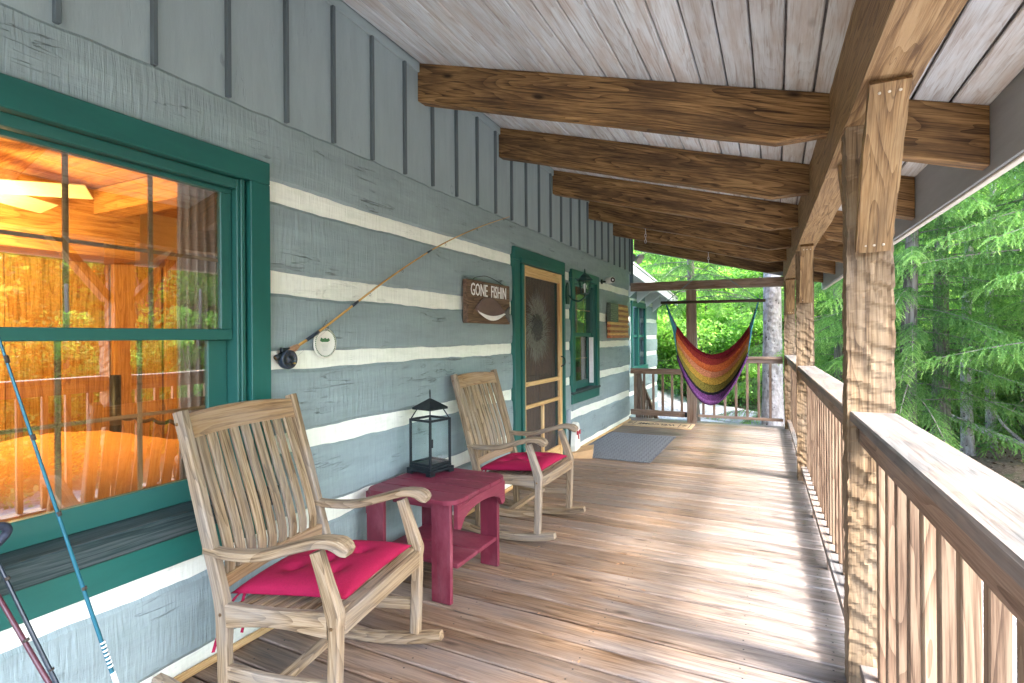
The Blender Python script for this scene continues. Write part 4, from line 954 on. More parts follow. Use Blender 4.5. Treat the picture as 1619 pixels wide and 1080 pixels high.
# ------------------------------------------------------------------ lantern
ln = root('lantern', 'dark metal candle lantern with clear glass panes on the burgundy table', 'lantern', (-1.868, 2.652, 0.523), R(-10))
I = M['iron']; hw = 0.082
base = []
def lb(name, c, s, mat=None): return bx(ln, name, c, s, mat or I, None, 0.0015)
lb('base', (0, 0, 0.026), (0.20, 0.20, 0.016)); lb('base_tray', (0, 0, 0.042), (0.178, 0.178, 0.016))
for sx in (-1, 1):
    for sy in (-1, 1):
        lb('foot', (sx * 0.08, sy * 0.08, 0.009), (0.04, 0.04, 0.018))
        lb('corner_post', (sx * hw, sy * hw, 0.185), (0.013, 0.013, 0.27))
        tube(ln, 'roof_strut', [(sx * hw, sy * hw, 0.318), (sx * 0.052, sy * 0.052, 0.385)], 0.0035, I, 6)
for s in (-1, 1):
    lb('top_rail', (0, s * hw, 0.318), (0.177, 0.012, 0.014)); lb('top_rail', (s * hw, 0, 0.3183), (0.012, 0.151, 0.014))
    lb('pane', (0, s * (hw - 0.002), 0.18), (0.150, 0.002, 0.258), M['clear']); lb('pane', (s * (hw - 0.002), 0, 0.18), (0.002, 0.150, 0.258), M['clear'])
    lb('pane_frame', (0, s * hw, 0.06), (0.151, 0.010, 0.014)); lb('pane_frame', (s * hw, 0, 0.06), (0.010, 0.151, 0.014))
r0 = 0.075
ob('lantern_roof', mk('lroof', [(-r0, -r0, .378), (r0, -r0, .378), (r0, r0, .378), (-r0, r0, .378), (-r0, -r0, .39), (r0, -r0, .39), (r0, r0, .39), (-r0, r0, .39), (0, 0, .445)], [(3, 2, 1, 0), (0, 1, 5, 4), (1, 2, 6, 5), (2, 3, 7, 6), (3, 0, 4, 7), (4, 5, 8), (5, 6, 8), (6, 7, 8), (7, 4, 8)]), I, ln)
tube(ln, 'ring', [(0.022 * math.cos(a) * 0.75, -0.022 * math.cos(a) * 0.6, 0.468 + 0.026 * math.sin(a)) for a in np.linspace(-PI / 2, 1.5 * PI, 21)], 0.0028, I, 6)
lb('hinge', (hw + 0.004, -hw - 0.003, 0.25), (0.008, 0.008, 0.03)); lb('hinge', (hw + 0.004, -hw - 0.003, 0.12), (0.008, 0.008, 0.03)); lb('door_clasp', (hw + 0.006, -hw + 0.012, 0.19), (0.006, 0.01, 0.05))

# ------------------------------------------------------------------ things on the wall
sg = root('fishing_sign', 'brown wooden sign reading GONE FISHIN with a carved fish, left of the screen door', 'sign', (WX + 0.012, 3.72, 1.60))
bx(sg, 'board', (0.022, 0, 0), (0.04, 0.70, 0.325), M['signwood'], None, 0.004)
ob('lettering', text_mesh('GONE  FISHIN', 0.575, 0.095, 0.003, 0.0), M['letter'], sg, wallM(-0.30, 0.045, 0.0425))['kind'] = 'stuff'
def outline(name, pts, x0, x1, mat, parent, taper=0.0):
    n = len(pts); cy = sum(p[0] for p in pts) / n; cz = sum(p[1] for p in pts) / n
    V = [(x0, y, z) for y, z in pts] + [(x1 - (0.006 if taper else 0), y, z) for y, z in pts] + [(x1, y + (cy - y) * taper, z + (cz - z) * taper) for y, z in pts]
    F = [tuple(2 * n + i for i in range(n))] + [(i, (i + 1) % n, n + (i + 1) % n, n + i) for i in range(n)] + [(n + i, n + (i + 1) % n, 2 * n + (i + 1) % n, 2 * n + i) for i in range(n)]
    me = mk(name, V, F, [(v[1], v[2], v[0]) for v in V]); return ob(name, me, mat, parent)
body = [(-0.215, -0.06)] + [(-0.215 + 0.36 * t, -0.055 + 0.085 * math.sin(PI * t ** 0.85)) for t in np.linspace(0.06, 0.97, 13)] + [(0.16, -0.06)] + [(0.16 - 0.375 * t, -0.065 - 0.055 * math.sin(PI * t)) for t in np.linspace(0.05, 0.95, 12)]
body = body[::-1]
outline('fish', body, 0.042, 0.062, M['fishbody'], sg, 0.1)
belly = [(-0.205, -0.068)] + [(-0.205 + 0.345 * t, -0.072 - 0.026 * math.sin(PI * t)) for t in np.linspace(0.03, 0.97, 12)] + [(0.15, -0.078)] + [(0.15 - 0.35 * t, -0.078 - 0.052 * math.sin(PI * t)) for t in np.linspace(0.05, 0.97, 12)]
outline('fish_belly', belly[::-1], 0.0595, 0.0645, M['letter'], sg)
outline('fish_tail', [(0.15, -0.07), (0.23, -0.135), (0.215, -0.07), (0.23, -0.02)], 0.042, 0.056, M['fishtail'], sg)
for o_ in list(sg.children):
    if o_.name.startswith('fish'): o_.matrix_basis = Matrix.Translation((0, 0.035, 0.01)) @ Matrix.Diagonal((1, 1.28, 1.15, 1))
tube(sg, 'hanging_wire', spline([(0.03, -0.25, 0.162), (0.02, -0.2, 0.185), (0.015, -0.1, 0.205), (0.01, 0.0, 0.215), (0.015, 0.12, 0.20), (0.03, 0.26, 0.162)], 24), 0.0028, I, 5)

rd = root('bamboo_fly_rod', 'old bamboo fishing rod with cork grip mounted diagonally on the wall', 'fishing rod', (WX + 0.03, 1.71, 1.24))
RP = [(0.0, 0.0), (0.13, 0.055), (0.34, 0.17), (0.78, 0.43), (1.3, 0.70), (1.85, 0.93), (2.41, 1.13)]
path = spline([(0, a, b) for a, b in RP], 60)
tube(rd, 'rod', path, [0.0085 - 0.006 * i / 60 for i in range(61)], M['bamboo'], 8)
tube(rd, 'reel_seat', path[0:4], 0.013, M['iron'], 10); tube(rd, 'cork_grip', path[4:11], [0.012, 0.016, 0.0165, 0.016, 0.016, 0.0145, 0.010], M['cork'], 10)
tube(rd, 'ferrule', path[13:18], 0.0088, M['darkrod'], 8); tube(rd, 'ferrule', path[24:26], 0.0085, M['darkrod'], 8); tube(rd, 'ferrule', path[38:40], 0.006, M['darkrod'], 8)
for k in (19, 27, 33, 42, 50, 58):
    p = path[k]; tube(rd, 'line_guide', [(0.0 + 0.004, p.y + 0.008 * math.cos(a), p.z - 0.012 + 0.008 * math.sin(a)) for a in np.linspace(0, 2 * PI, 9)], 0.0012, M['iron'], 4)
tube(rd, 'fishing_line', [(0.02, 0.09, -0.005), (0.01, 0.34, 0.155)], 0.0006, M['greyprint'], 4)
rl = root('fly_reel', 'round black fly reel under the butt of the mounted bamboo rod', 'reel', (WX + 0.035, 1.775, 1.232))
lathe(rl, 'spool', [(0.02, -0.02), (0.043, -0.02), (0.045, -0.012), (0.045, 0.012), (0.042, 0.016), (0.034, 0.017), (0.032, 0.013), (0.01, 0.013), (0.009, 0.018), (0.002, 0.019)], M['darkrod'], 28, None, True, 'x')
for ring_, cnt in ((0.037, 14), (0.024, 9)):
    for k in range(cnt):
        a = 2 * PI * k / cnt; lathe(rl, 'spool_hole', [(0.0035, 0), (0.0028, 0.001)], M['ink'], 8, Matrix.Translation((0.0165 if ring_ > 0.03 else 0.0135, ring_ * math.cos(a), ring_ * math.sin(a))), True, 'x')
bx(rl, 'reel_foot', (-0.005, -0.01, 0.045), (0.02, 0.05, 0.02), I)
lathe(rl, 'handle_knob', [(0.004, 0.0), (0.004, 0.014), (0.002, 0.016)], M['brass'], 8, Matrix.Translation((0.014, 0.018, -0.018)), True, 'x')

pt = root('wall_plate', 'small round cream plate with green printed scene hanging from the bamboo rod', 'plate', (WX + 0.02, 2.018, 1.305))
lathe(pt, 'plate', [(0.05, -0.008), (0.073, -0.004), (0.077, 0.003), (0.075, 0.006), (0.060, 0.004), (0.055, 0.001), (0.001, 0.001)], M['ceramic'], 36, None, True, 'x')
dots = []
for k in range(44):
    a = 2 * PI * k / 44; c = (0.0065, 0.067 * math.cos(a), 0.067 * math.sin(a)); r_ = 0.0042
    dots.append(([(c[0] + 0.0006 * (k % 2), c[1] + r_ * math.cos(t), c[2] + r_ * math.sin(t)) for t in (0, 1.57, 3.14, 4.71)], [(0, 1, 2, 3)], [(0, 0, 0)] * 4))
ob('rim_print', joined('rim_print', dots), M['greenprint'], pt)['kind'] = 'stuff'
outline('scene_print', [(-0.033, 0.012), (-0.02, 0.006), (0.02, 0.006), (0.034, 0.014), (0.026, 0.026), (0.012, 0.021), (0.002, 0.028), (-0.012, 0.022), (-0.026, 0.030)], 0.0015, 0.0024, M['greenprint'], pt)
for k in range(6): bx(pt, 'printed_line', (0.002, 0, -0.004 - k * 0.0065), (0.0008, 0.05 - 0.005 * k, 0.0012), M['greyprint'], None, 0)
tube(pt, 'hanging_string', [(0.002, -0.02, 0.073), (0.008, 0.005, 0.118), (0.002, 0.028, 0.07)], 0.0012, M['ink'], 4)

fl = root('wooden_flag', 'rustic wooden American flag plaque on the wall right of the second window', 'flag', (WX + 0.01, 7.62, 1.55))
sh = 0.49 / 13
for k in range(13):
    z = 0.245 - sh * (k + 0.5); y0 = -0.50 + random.uniform(-.006, .006); y1 = 0.50 + random.uniform(-.03, .03)
    if k < 7: y0 = -0.095
    bx(fl, 'stripe', (0.028, (y0 + y1) / 2, z), (0.045 + random.uniform(-.005, .008), y1 - y0, sh - 0.002), M['flagred'] if k % 2 == 0 else M['flagtan'])
bx(fl, 'canton', (0.03, -0.2985, 0.245 - sh * 3.5), (0.052, 0.402, sh * 7 - 0.002), M['flagblue'])
def star(y, z, r):
    P_ = [(0.0575, y + (r if k % 2 == 0 else r * 0.4) * math.sin(PI * k / 5), z + (r if k % 2 == 0 else r * 0.4) * math.cos(PI * k / 5)) for k in range(10)]
    return (P_, [tuple(range(9, -1, -1))], P_)
stars = []
for r_ in range(9):
    for c_ in range(6 if r_ % 2 == 0 else 5):
        stars.append(star(-0.47 + (c_ + (0 if r_ % 2 == 0 else 0.5)) * 0.068, 0.245 - 0.03 - r_ * 0.0255, 0.011))
ob('star_print', joined('stars', stars), M['straw'], fl)
bx(fl, 'back_panel', (0.002, 0, 0), (0.004, 0.99, 0.485), M['ink'])

sc = root('wall_lantern', 'verdigris coach lamp on a curved bracket right of the screen door', 'wall lamp', (WX + 0.01, 5.57, 1.79))
LG = M['lampgreen']
outline('back_plate', [(-0.035, -0.10), (0.035, -0.10), (0.045, -0.02), (0.035, 0.10), (0, 0.14), (-0.035, 0.10), (-0.045, -0.02)], 0, 0.018, LG, sc)
tube(sc, 'bracket_arm', spline([(0.02, 0, 0.0), (0.07, 0, -0.05), (0.14, 0, -0.07), (0.20, 0, -0.035), (0.21, 0, 0.0)], 16), 0.010, LG, 8)
LM = Matrix.Translation((0.21, 0, 0.0))
def lathe6(name, prof, mat): return lathe(sc, name, prof, mat, 6, LM, False)
lathe6('lamp_base', [(0.006, -0.045), (0.016, -0.03), (0.012, -0.015), (0.04, 0.0), (0.045, 0.01)], LG)
lathe6('lamp_glass', [(0.042, 0.011), (0.068, 0.148)], M['clear'])
for k in range(6):
    a = 2 * PI * k / 6; tube(sc, 'lamp_rib', [(0.21 + 0.044 * math.cos(a), 0.044 * math.sin(a), 0.01), (0.21 + 0.070 * math.cos(a), 0.070 * math.sin(a), 0.15)], 0.004, LG, 5)
lathe6('lamp_cap', [(0.09, 0.147), (0.09, 0.158), (0.06, 0.185), (0.045, 0.205), (0.02, 0.225), (0.008, 0.24), (0.010, 0.25), (0.003, 0.28)], LG)
lathe(sc, 'bulb', [(0.008, 0.02), (0.010, 0.05), (0.022, 0.08), (0.02, 0.105), (0.008, 0.12)], M['vinyl'], 12, LM)

cm = root('security_camera', 'small white bullet security camera on the wall above the second window', 'camera', (WX + 0.0, 6.92, 2.06)); cm.scale = (1.25, 1.25, 1.25)
tube(cm, 'mount_arm', [(0.0, 0, 0.0), (0.045, 0, 0.0), (0.07, 0.0, 0.0)], 0.009, I, 8)
cmM = Matrix.Translation((0.09, 0.0, 0.01)) @ Euler((0, 0, R(-38))).to_matrix().to_4x4()
lathe(cm, 'housing', [(0.02, -0.05), (0.032, -0.045), (0.034, 0.05), (0.031, 0.055)], M['vinyl'], 20, cmM, True, 'x'); lathe(cm, 'lens_face', [(0.029, 0.053), (0.027, 0.058), (0.012, 0.058), (0.010, 0.054)], M['ink'], 20, cmM, True, 'x')
lathe(cm, 'wall_base', [(0.026, 0), (0.026, 0.01)], I, 14, None, True, 'x')

fd = root('flood_light', 'twin-headed outdoor flood light on the upper corner of the wall', 'flood light', (WX + 0.01, 8.64, 2.60))
bx(fd, 'junction_box', (0.01, 0.01, 0.0), (0.05, 0.08, 0.11), M['fascia'])
for (a, b, c) in ((0.16, 0.09, 0.05), (0.15, -0.10, -0.07)):
    tube(fd, 'knuckle', [(0.03, 0, 0), (a * 0.5, b * 0.4, c * 0.5)], 0.012, M['fascia'], 8)
    mm = Matrix.Translation((a * 0.5, b * 0.4, c * 0.5)) @ Vector((a * 0.6, -0.12, -0.05)).to_track_quat('X', 'Z').to_matrix().to_4x4()
    hd = lathe(fd, 'lamp_head', [(0.018, -0.02), (0.026, 0.02), (0.05, 0.09), (0.052, 0.10)], M['fascia'], 18, mm, True, 'x'); lathe(hd, 'lens', [(0.049, 0.1005), (0.047, 0.104)], M['ceramic'], 18, None, True, 'x')

# bits by the door
bg_ = root('snowman_doorstop', 'small white painted doorstop figure with red bow beside the screen door', 'ornament', (-2.02, 5.66, 0.0))
outline('body', [(-0.07, 0.0), (0.07, 0.0), (0.085, 0.12), (0.06, 0.22), (0.05, 0.26), (0.062, 0.31), (0.04, 0.36), (0, 0.375), (-0.04, 0.36), (-0.062, 0.31), (-0.05, 0.26), (-0.06, 0.22), (-0.085, 0.12)], -0.03, 0.03, M['ceramic'], bg_, 0.05)
outline('bow', [(-0.05, 0.24), (0, 0.255), (0.05, 0.235), (0.05, 0.285), (0, 0.265), (-0.05, 0.29)], 0.0305, 0.042, M['redprint'], bg_)
outline('ribbon', [(-0.01, 0.25), (0.01, 0.25), (0.025, 0.18), (0.0, 0.19)], 0.0305, 0.036, M['redprint'], bg_)
wd = root('wood_wedge', 'tan angled wooden wedge lying on the deck by the doormat', 'wood block', (-1.97, 5.66, 0), R(15))
ob('block', mk('wedge', [(-0.09, -0.14, 0), (0.14, -0.12, 0), (0.14, 0.12, 0), (-0.09, 0.14, 0), (-0.09, -0.14, 0.05), (0.15, -0.11, 0.10), (0.15, 0.11, 0.11), (-0.09, 0.14, 0.06)], [(3, 2, 1, 0), (4, 5, 6, 7), (0, 1, 5, 4), (1, 2, 6, 5), (2, 3, 7, 6), (3, 0, 4, 7)]), M['cardboard'], wd)
dm = root('doormat', 'large charcoal ribbed doormat lying on the deck in front of the screen door', 'doormat', (-1.63, 6.42, 0.001))
bx(dm, 'backing', (0, 0, 0.004), (0.88, 1.62, 0.007), M['mat'], None, 0.002)
g = []
for i in range(28):
    for j in range(17):
        x = -0.39 + j * 0.049 + (0.012 if i % 2 else 0); y = -0.76 + i * 0.0565
        V, F, G = sweep_geo([(x - 0.018, y - 0.006, 0.0085), (x + 0.018, y + 0.006, 0.0085)], 0.016, 0.006, (0, 1, 0)); g.append((V, F, G))
ob('rib', joined('ribs', g), M['matlight'], dm)['kind'] = 'stuff'
wm = root('welcome_mat', 'long tan coir mat reading WELCOME in front of the gate', 'doormat', (-1.61, 8.09, 0.001))
bx(wm, 'backing', (0, 0, 0.006), (1.04, 0.46, 0.011), M['coir'], None, 0.002)
for (cx_, cy_, lx, ly) in ((0, 0.19, 0.94, 0.010), (0, -0.19, 0.94, 0.010), (-0.47, 0, 0.010, 0.37), (0.47, 0, 0.010, 0.37), (-0.33, 0, 0.008, 0.30), (0.33, 0, 0.008, 0.30)):
    bx(wm, 'border_line', (cx_, cy_, 0.0122), (lx, ly, 0.0012), M['ink'], None, 0)
ob('lettering', text_mesh('WELCOME', 0.54, 0.15, 0.001, 0.02), M['ink'], wm, Matrix.Translation((0.27, 0.075, 0.0118)) @ Matrix.Rotation(PI, 4, 'Z'))['kind'] = 'stuff'
for s in (-0.40, 0.40):
    tube(wm, 'scroll_print', [(s + 0.035 * math.cos(a) * (1 - a / 14), 0.09 * math.sin(a) * (1 - a / 14), 0.012) for a in np.linspace(0, 10, 30)], 0.003, M['ink'], 4)

# loose fishing rods leaning near the camera
def lean(name, p, q, r0_, r1_, mat, label, guides=()):
    t = root(name, label, 'fishing rod', tuple(p)); p = Vector(p); q = Vector(q) - p
    pts = [q * (i / 20) + Vector((0, 0, -0.012 * math.sin(PI * i / 20))) for i in range(21)]
    tube(t, 'blank', pts, [r0_ + (r1_ - r0_) * i / 20 for i in range(21)], mat, 8)
    for gk in guides:
        c = q * gk; tube(t, 'ferrule', [c * 0.992, c * 1.008], r0_ + (r1_ - r0_) * gk + 0.0012, M['ink'], 8)
    return t
d1 = Vector((-1.95, 0.706, 1.32)); d0 = Vector((-1.76, 0.893, 0.31)); dd = d0 - d1
L1 = lean('fishing_rod', d0 + dd * 0.30, d1 - dd * 0.55, 0.0068, 0.0028, M['tealrod'], 'teal fishing rod leaning against the window at far left, tallest in view', (0.16, 0.32, 0.44, 0.56, 0.68))
tube(L1, 'white_decal', [-dd * 0.285, -dd * 0.335], 0.0071, M['letter'], 8)
for k in range(7): tube(L1, 'decal_mark', [-dd * (0.352 + 0.012 * k), -dd * (0.357 + 0.012 * k)], 0.0070, M['letter'], 8)
a1 = Vector((-2.0, 0.714, 0.70)); a0 = Vector((-1.86, 0.78, 0.38)); dd = a0 - a1
lean('fishing_rod', a0 + dd * 0.95, a1 - dd * 1.3, 0.007, 0.004, M['darkrod'], 'short dark blue rod at the bottom left corner under the window', (0.3, 0.55))
a1 = Vector((-1.95, 0.697, 0.62)); a0 = Vector((-1.80, 0.745, 0.40)); dd = a0 - a1
lean('fishing_rod', a0 + dd * 1.3, a1 - dd * 1.2, 0.008, 0.005, M['maroonrod'], 'maroon rod crossing low in the bottom left corner of the view', (0.5,))
nt_ = root('landing_net', 'edge of a dark blue folded landing net at the left border below the window', 'net', (-1.86, 0.56, 0.79))
tube(nt_, 'hoop', spline([(0.02, -0.35, -0.02), (0.04, -0.1, 0.045), (0.05, 0.06, 0.06), (0.045, 0.105, 0.045), (0.03, 0.08, 0.0), (0.0, -0.05, -0.12)], 24), 0.011, M['net'], 8)
n = 12; V = []; F = []
for i in range(n + 1):
    for j in range(5):
        u = i / n; w_ = j / 4; V.append((0.03 + 0.03 * math.sin(3 * u + w_ * 2) * w_, -0.30 + 0.38 * u - 0.12 * w_, 0.045 * math.sin(PI * u * 0.6) - w_ * (0.11 - 0.06 * u)))
for i in range(n):
    for j in range(4): F.append((i * 5 + j, (i + 1) * 5 + j, (i + 1) * 5 + j + 1, i * 5 + j + 1))
ob('mesh_bag', mk('bag', V, F, None, True), M['net'], nt_)

# ------------------------------------------------------------------ hammock chair
HY = 7.53
hk = root('carabiner_hook', 'steel hook with chain on the rafter holding up the hammock', 'hook', (-0.81, HY + 0.045, 2.27), 0, 'steel hooks under the rafters')
def links(t, z0, n):
    for k in range(n):
        z = z0 - k * 0.035
        tube(t, 'link', [((0.011 * math.cos(a) if k % 2 else 0.002), (0.002 if k % 2 else 0.011 * math.cos(a)), z + 0.022 * math.sin(a)) for a in np.linspace(0, 2 * PI, 13)], 0.003, M['steel'], 5)
    tube(t, 'screw_eye', [(0, 0, z0 + 0.10), (0, 0, z0 + 0.022)], 0.0035, M['steel'], 6)
HK = zc(-0.81, HY) - 0.25
hk.location.z = HK - 0.05; links(hk, -0.0, 3)
hk2 = root('carabiner_hook', 'empty steel hook hanging from a rafter left of the hammock hook', 'hook', (-1.40, 6.45, zc(-1.40, 6.41) - 0.30), 0, 'steel hooks under the rafters')
links(hk2, 0, 4)
hm = root('hammock_chair', 'rainbow striped woven hammock chair hanging from a dark spreader bar', 'hammock', (-0.78, HY, 1.785))
tube(hm, 'spreader_bar', [(-0.65, 0, 0.005), (0.66, 0, -0.01)], 0.021, M['dark_bar'], 10)
apex = (-0.02, 0.045, HK - 0.05 - 0.12 - 1.785)
for s in (-0.58, 0.58): tube(hm, 'suspension_rope', [(s, 0, 0.01), ((s + apex[0]) / 2, 0.02, (0.01 + apex[2]) / 2 - 0.01), apex], 0.005, M['rope_grey'], 6)
for s in (-0.58, 0.58):
    for q in range(3): tube(hm, 'rope_knot', [(s + 0.019 * math.cos(a), -0.008 + 0.008 * q, 0.019 * math.sin(a)) for a in np.linspace(0, 2 * PI, 11)], 0.006, M['rope_grey'], 5)
bandcols = [('red', (0.17, 0.014, 0.02)), ('brick', (0.28, 0.035, 0.025)), ('orange', (0.55, 0.13, 0.035)), ('peach', (0.50, 0.19, 0.09)), ('ochre', (0.42, 0.25, 0.04)), ('olive', (0.19, 0.155, 0.03)), ('black', (0.015, 0.015, 0.02)), ('purple', (0.13, 0.045, 0.15)), ('violet', (0.19, 0.075, 0.22))]
def clothmat(nm, c):
    m, nt, b = newmat(nm); v, raw = coords(nt, (60, 60, 260), rnd=False)
    n_ = nd(nt, 'ShaderNodeTexNoise', i_Scale=1.0, i_Detail=4.0); lk(nt, v, n_.inputs['Vector'])
    r_ = ramp(nt, n_.outputs[0], [(0.35, tuple(x * 0.45 for x in c)), (0.6, c)]); lk(nt, r_.outputs[0], b.inputs['Base Color']); b.inputs['Roughness'].default_value = 0.9; b.inputs['Specular IOR Level'].default_value = 0.1
    wv = nd(nt, 'ShaderNodeTexWave', i_Scale=9.0); wv.bands_direction = 'X'; lk(nt, raw, wv.inputs['Vector'])
    bp = nd(nt, 'ShaderNodeBump', i_Strength=0.5, i_Distance=0.004); lk(nt, wv.outputs[0], bp.inputs['Height']); lk(nt, bp.outputs[0], b.inputs['Normal'])
    return m
def ham(s, t):
    """s 0..1 left to right, t 0 back edge (high) .. 1 front edge (low)"""
    a = 2 * s - 1
    wid = 0.455 - 0.02 * t + 0.02 * math.sin(PI * t)
    top_z = -0.33 - 0.40 * t ** 1.2
    dep = 0.385 + 0.21 * t
    sag = (1 - abs(a) ** 2.1)
    z = top_z - dep * sag * (1.0 if True else 0)
    x = wid * (a * (0.92 + 0.08 * abs(a)))
    yv = 0.20 - 0.50 * t + 0.16 * math.sin(PI * t) * sag
    yv *= (0.18 + 0.82 * sag ** 0.55)
    yv += (0.012 * math.sin(t * 17 + a * 2.3) + 0.008 * math.sin(t * 31 - a * 3.1)) * min(1, (1 - abs(a)) * 4 + 0.25)
    z += 0.0016 * math.sin(a * 38 + t * 3) + 0.006 * math.sin(t * 23 + a * 4)
    if t > 0.8: z += 0.0
    return (x + 0.012, yv, z)
tb_ = [0, 0.13, 0.27, 0.42, 0.54, 0.68, 0.82, 0.87, 0.95, 1.0]
for bi, (nm, c) in enumerate(bandcols):
    n1, n2 = 72, 6; V = []; F = []; G = []
    for i in range(n1 + 1):
        for j in range(n2 + 1):
            t = tb_[bi] + (tb_[bi + 1] - tb_[bi]) * j / n2; p = ham(i / n1, t); rip = 0.003 * math.sin(i * 2.1) 
            V.append((p[0], p[1] + rip, p[2])); G.append((i / n1, t, 0))
    for i in range(n1):
        for j in range(n2): a = i * (n2 + 1) + j; F.append((a, a + 1, a + n2 + 2, a + n2 + 1))
    me = mk(nm, V, F, G, True)
    o = ob('woven_band', me, clothmat('woven_' + nm, c), hm); o['label'] = nm + ' woven band of the hammock'
    sol = o.modifiers.new('thickness', 'SOLIDIFY'); sol.thickness = 0.004
M['teal_rope'] = plain('teal_cord', (0.02, 0.17, 0.24), 0.8); M['teal_light'] = plain('pale_teal_cord', (0.08, 0.30, 0.38), 0.8); M['violet_rope'] = plain('violet_cord', (0.10, 0.03, 0.16), 0.8)
for s in (0, 1):
    xs_ = -0.575 if s == 0 else 0.575
    for k in range(22):
        t = k / 21; e = ham(s, t); mid = Vector(((xs_ + e[0]) / 2 + (0.02 if s == 0 else -0.02) * t, e[1] * 0.45, -0.03 + (e[2] + 0.03) * 0.52))
        mt = M['teal_rope'] if k % 3 else M['teal_light']
        if k in (0, 1): mt = M['violet_rope']
        tube(hm, 'cord', [(xs_ + random.uniform(-.008, .008), 0, -0.02), tuple(mid), e], 0.0042, mt, 5)
    # thick gathered edge cord of the low front side
# rolled rim on the front edge
tube(hm, 'rim_cord', [ham(i / 60, 1.0) for i in range(61)], [0.014 + 0.001 * math.sin(i * 0.9) for i in range(61)], clothmat('purple_rim', (0.10, 0.035, 0.12)), 7)
tube(hm, 'back_rim_cord', [ham(i / 60, 0.0) for i in range(61)], 0.007, clothmat('red_rim', (0.16, 0.012, 0.02)), 6)

# ------------------------------------------------------------------ cabin wing beyond the porch
wg = root('cabin_wing', 'recessed wing of the cabin beyond the porch with striped log wall', 'house wing', (-3.6, 11.5, -1.0))
WB = Matrix.Translation((3.6, -11.5, 1.0)); wx = -2.8
def wp(o): o.matrix_basis = WB @ o.matrix_basis; return o
zz = -0.95
wb = [(-0.36, -0.27), (0.05, 0.14), (0.455, 0.545), (0.86, 0.95), (1.26, 1.35), (1.66, 1.75), (2.06, 2.15)]
pz = -1.05
for a, b in wb + [(2.5, 2.5)]:
    segs = [(8.9, 14.2)]
    if a > 0.66 and pz < 2.0: segs = [(8.9, 11.42), (12.78, 14.2)]
    for s0, s1 in segs:
        o = wave_strip('log', s0, s1, pz, a, wx, 0.2, M['log'], 0.006, 0.008, 0.12); o.parent = wg; wp(o)
    if b < 2.5:
        segs = [(8.9, 14.16)] if not (0.66 < a < 2.0) else [(8.9, 11.42), (12.78, 14.16)]
        for s0, s1 in segs:
            o = wave_strip('chinking', s0, s1, a - 0.02, b + 0.02, wx - 0.012, 0.1, M['chink'], 0.003, 0, 0.2); o.parent = wg; wp(o)
    pz = b
wp(b2(wg, 'end_wall', -6.4, wx - 0.02, 14.05, 14.17, -1.05, 2.6, M['log'], 0)); wp(b2(wg, 'foundation', -6.4, wx - 0.05, 8.9, 14.15, -1.6, -1.04, M['concrete'], 0))
wp(b2(wg, 'back_room', -3.2, -3.15, 11.2, 13.0, 0.4, 2.3, M['ink'], 0))
ww = bpy.data.objects.new('window', None); COL.objects.link(ww); ww.parent = wg; ww.matrix_basis = WB
b2(ww, 'side_trim', wx - 0.02, wx + 0.03, 11.40, 11.50, 0.66, 1.98, M['trim']); b2(ww, 'side_trim', wx - 0.02, wx + 0.03, 12.70, 12.80, 0.66, 1.98, M['trim'])
b2(ww, 'head_trim', wx - 0.02, wx + 0.03, 11.40, 12.80, 1.981, 2.10, M['trim']); b2(ww, 'sill', wx - 0.05, wx + 0.06, 11.36, 12.84, 0.56, 0.659, M['trim'])
b2(ww, 'mullion', wx - 0.08, wx + 0.005, 12.05, 12.15, 0.66, 1.98, M['trim'])
for a, b in ((11.5, 12.05), (12.15, 12.70)):
    b2(ww, 'pane', wx - 0.06, wx - 0.057, a, b, 0.66, 1.98, M['glass'], 0); b2(ww, 'sash_rail', wx - 0.07, wx - 0.02, a, b, 1.30, 1.36, M['sash']); b2(ww, 'sash_stile', wx - 0.068, wx - 0.03, a, a + 0.05, 0.66, 1.299, M['vinyl'])
# eave: soffit, brackets, fascia, shingle courses
e0 = Vector((-2.33, 9.0, 2.66)); e1 = Vector((-2.33, 14.5, 2.28))
wp(bar(wg, 'eave_fascia', e0 + Vector((0, 0, -0.07)), e1 + Vector((0, 0, -0.07)), 0.03, 0.18, M['white']))
wp(bar(wg, 'drip_edge', e0 + Vector((0.02, 0, 0.03)), e1 + Vector((0.02, 0, 0.03)), 0.03, 0.03, M['pale']))
for k in range(9):
    ofs = Vector((-0.085 * k - 0.05, 0, 0.075 * k + 0.05))
    wp(bar(wg, 'shingle_course', e0 + ofs, e1 + ofs, 0.12, 0.022, M['shingle'], up=(-0.55, 0, 0.83)))
wp(bar(wg, 'soffit', e0 + Vector((-0.25, 0, -0.02)), e1 + Vector((-0.25, 0, -0.02)), 0.48, 0.02, M['white'], up=(0, 0, 1)))
for yb in (10.2, 11.05, 11.9, 12.75, 13.6):
    zt_ = 2.66 - 0.38 * (yb - 9) / 5.5 - 0.05
    wp(ob('eave_bracket', mk('bracket', [(wx + 0.01, yb, zt_), (-2.36, yb, zt_), (wx + 0.01, yb, zt_ - 0.36), (wx + 0.01, yb + 0.05, zt_), (-2.36, yb + 0.05, zt_), (wx + 0.01, yb + 0.05, zt_ - 0.36)], [(0, 1, 2), (3, 5, 4), (0, 3, 4, 1), (1, 4, 5, 2), (2, 5, 3, 0)]), M['white'], wg))

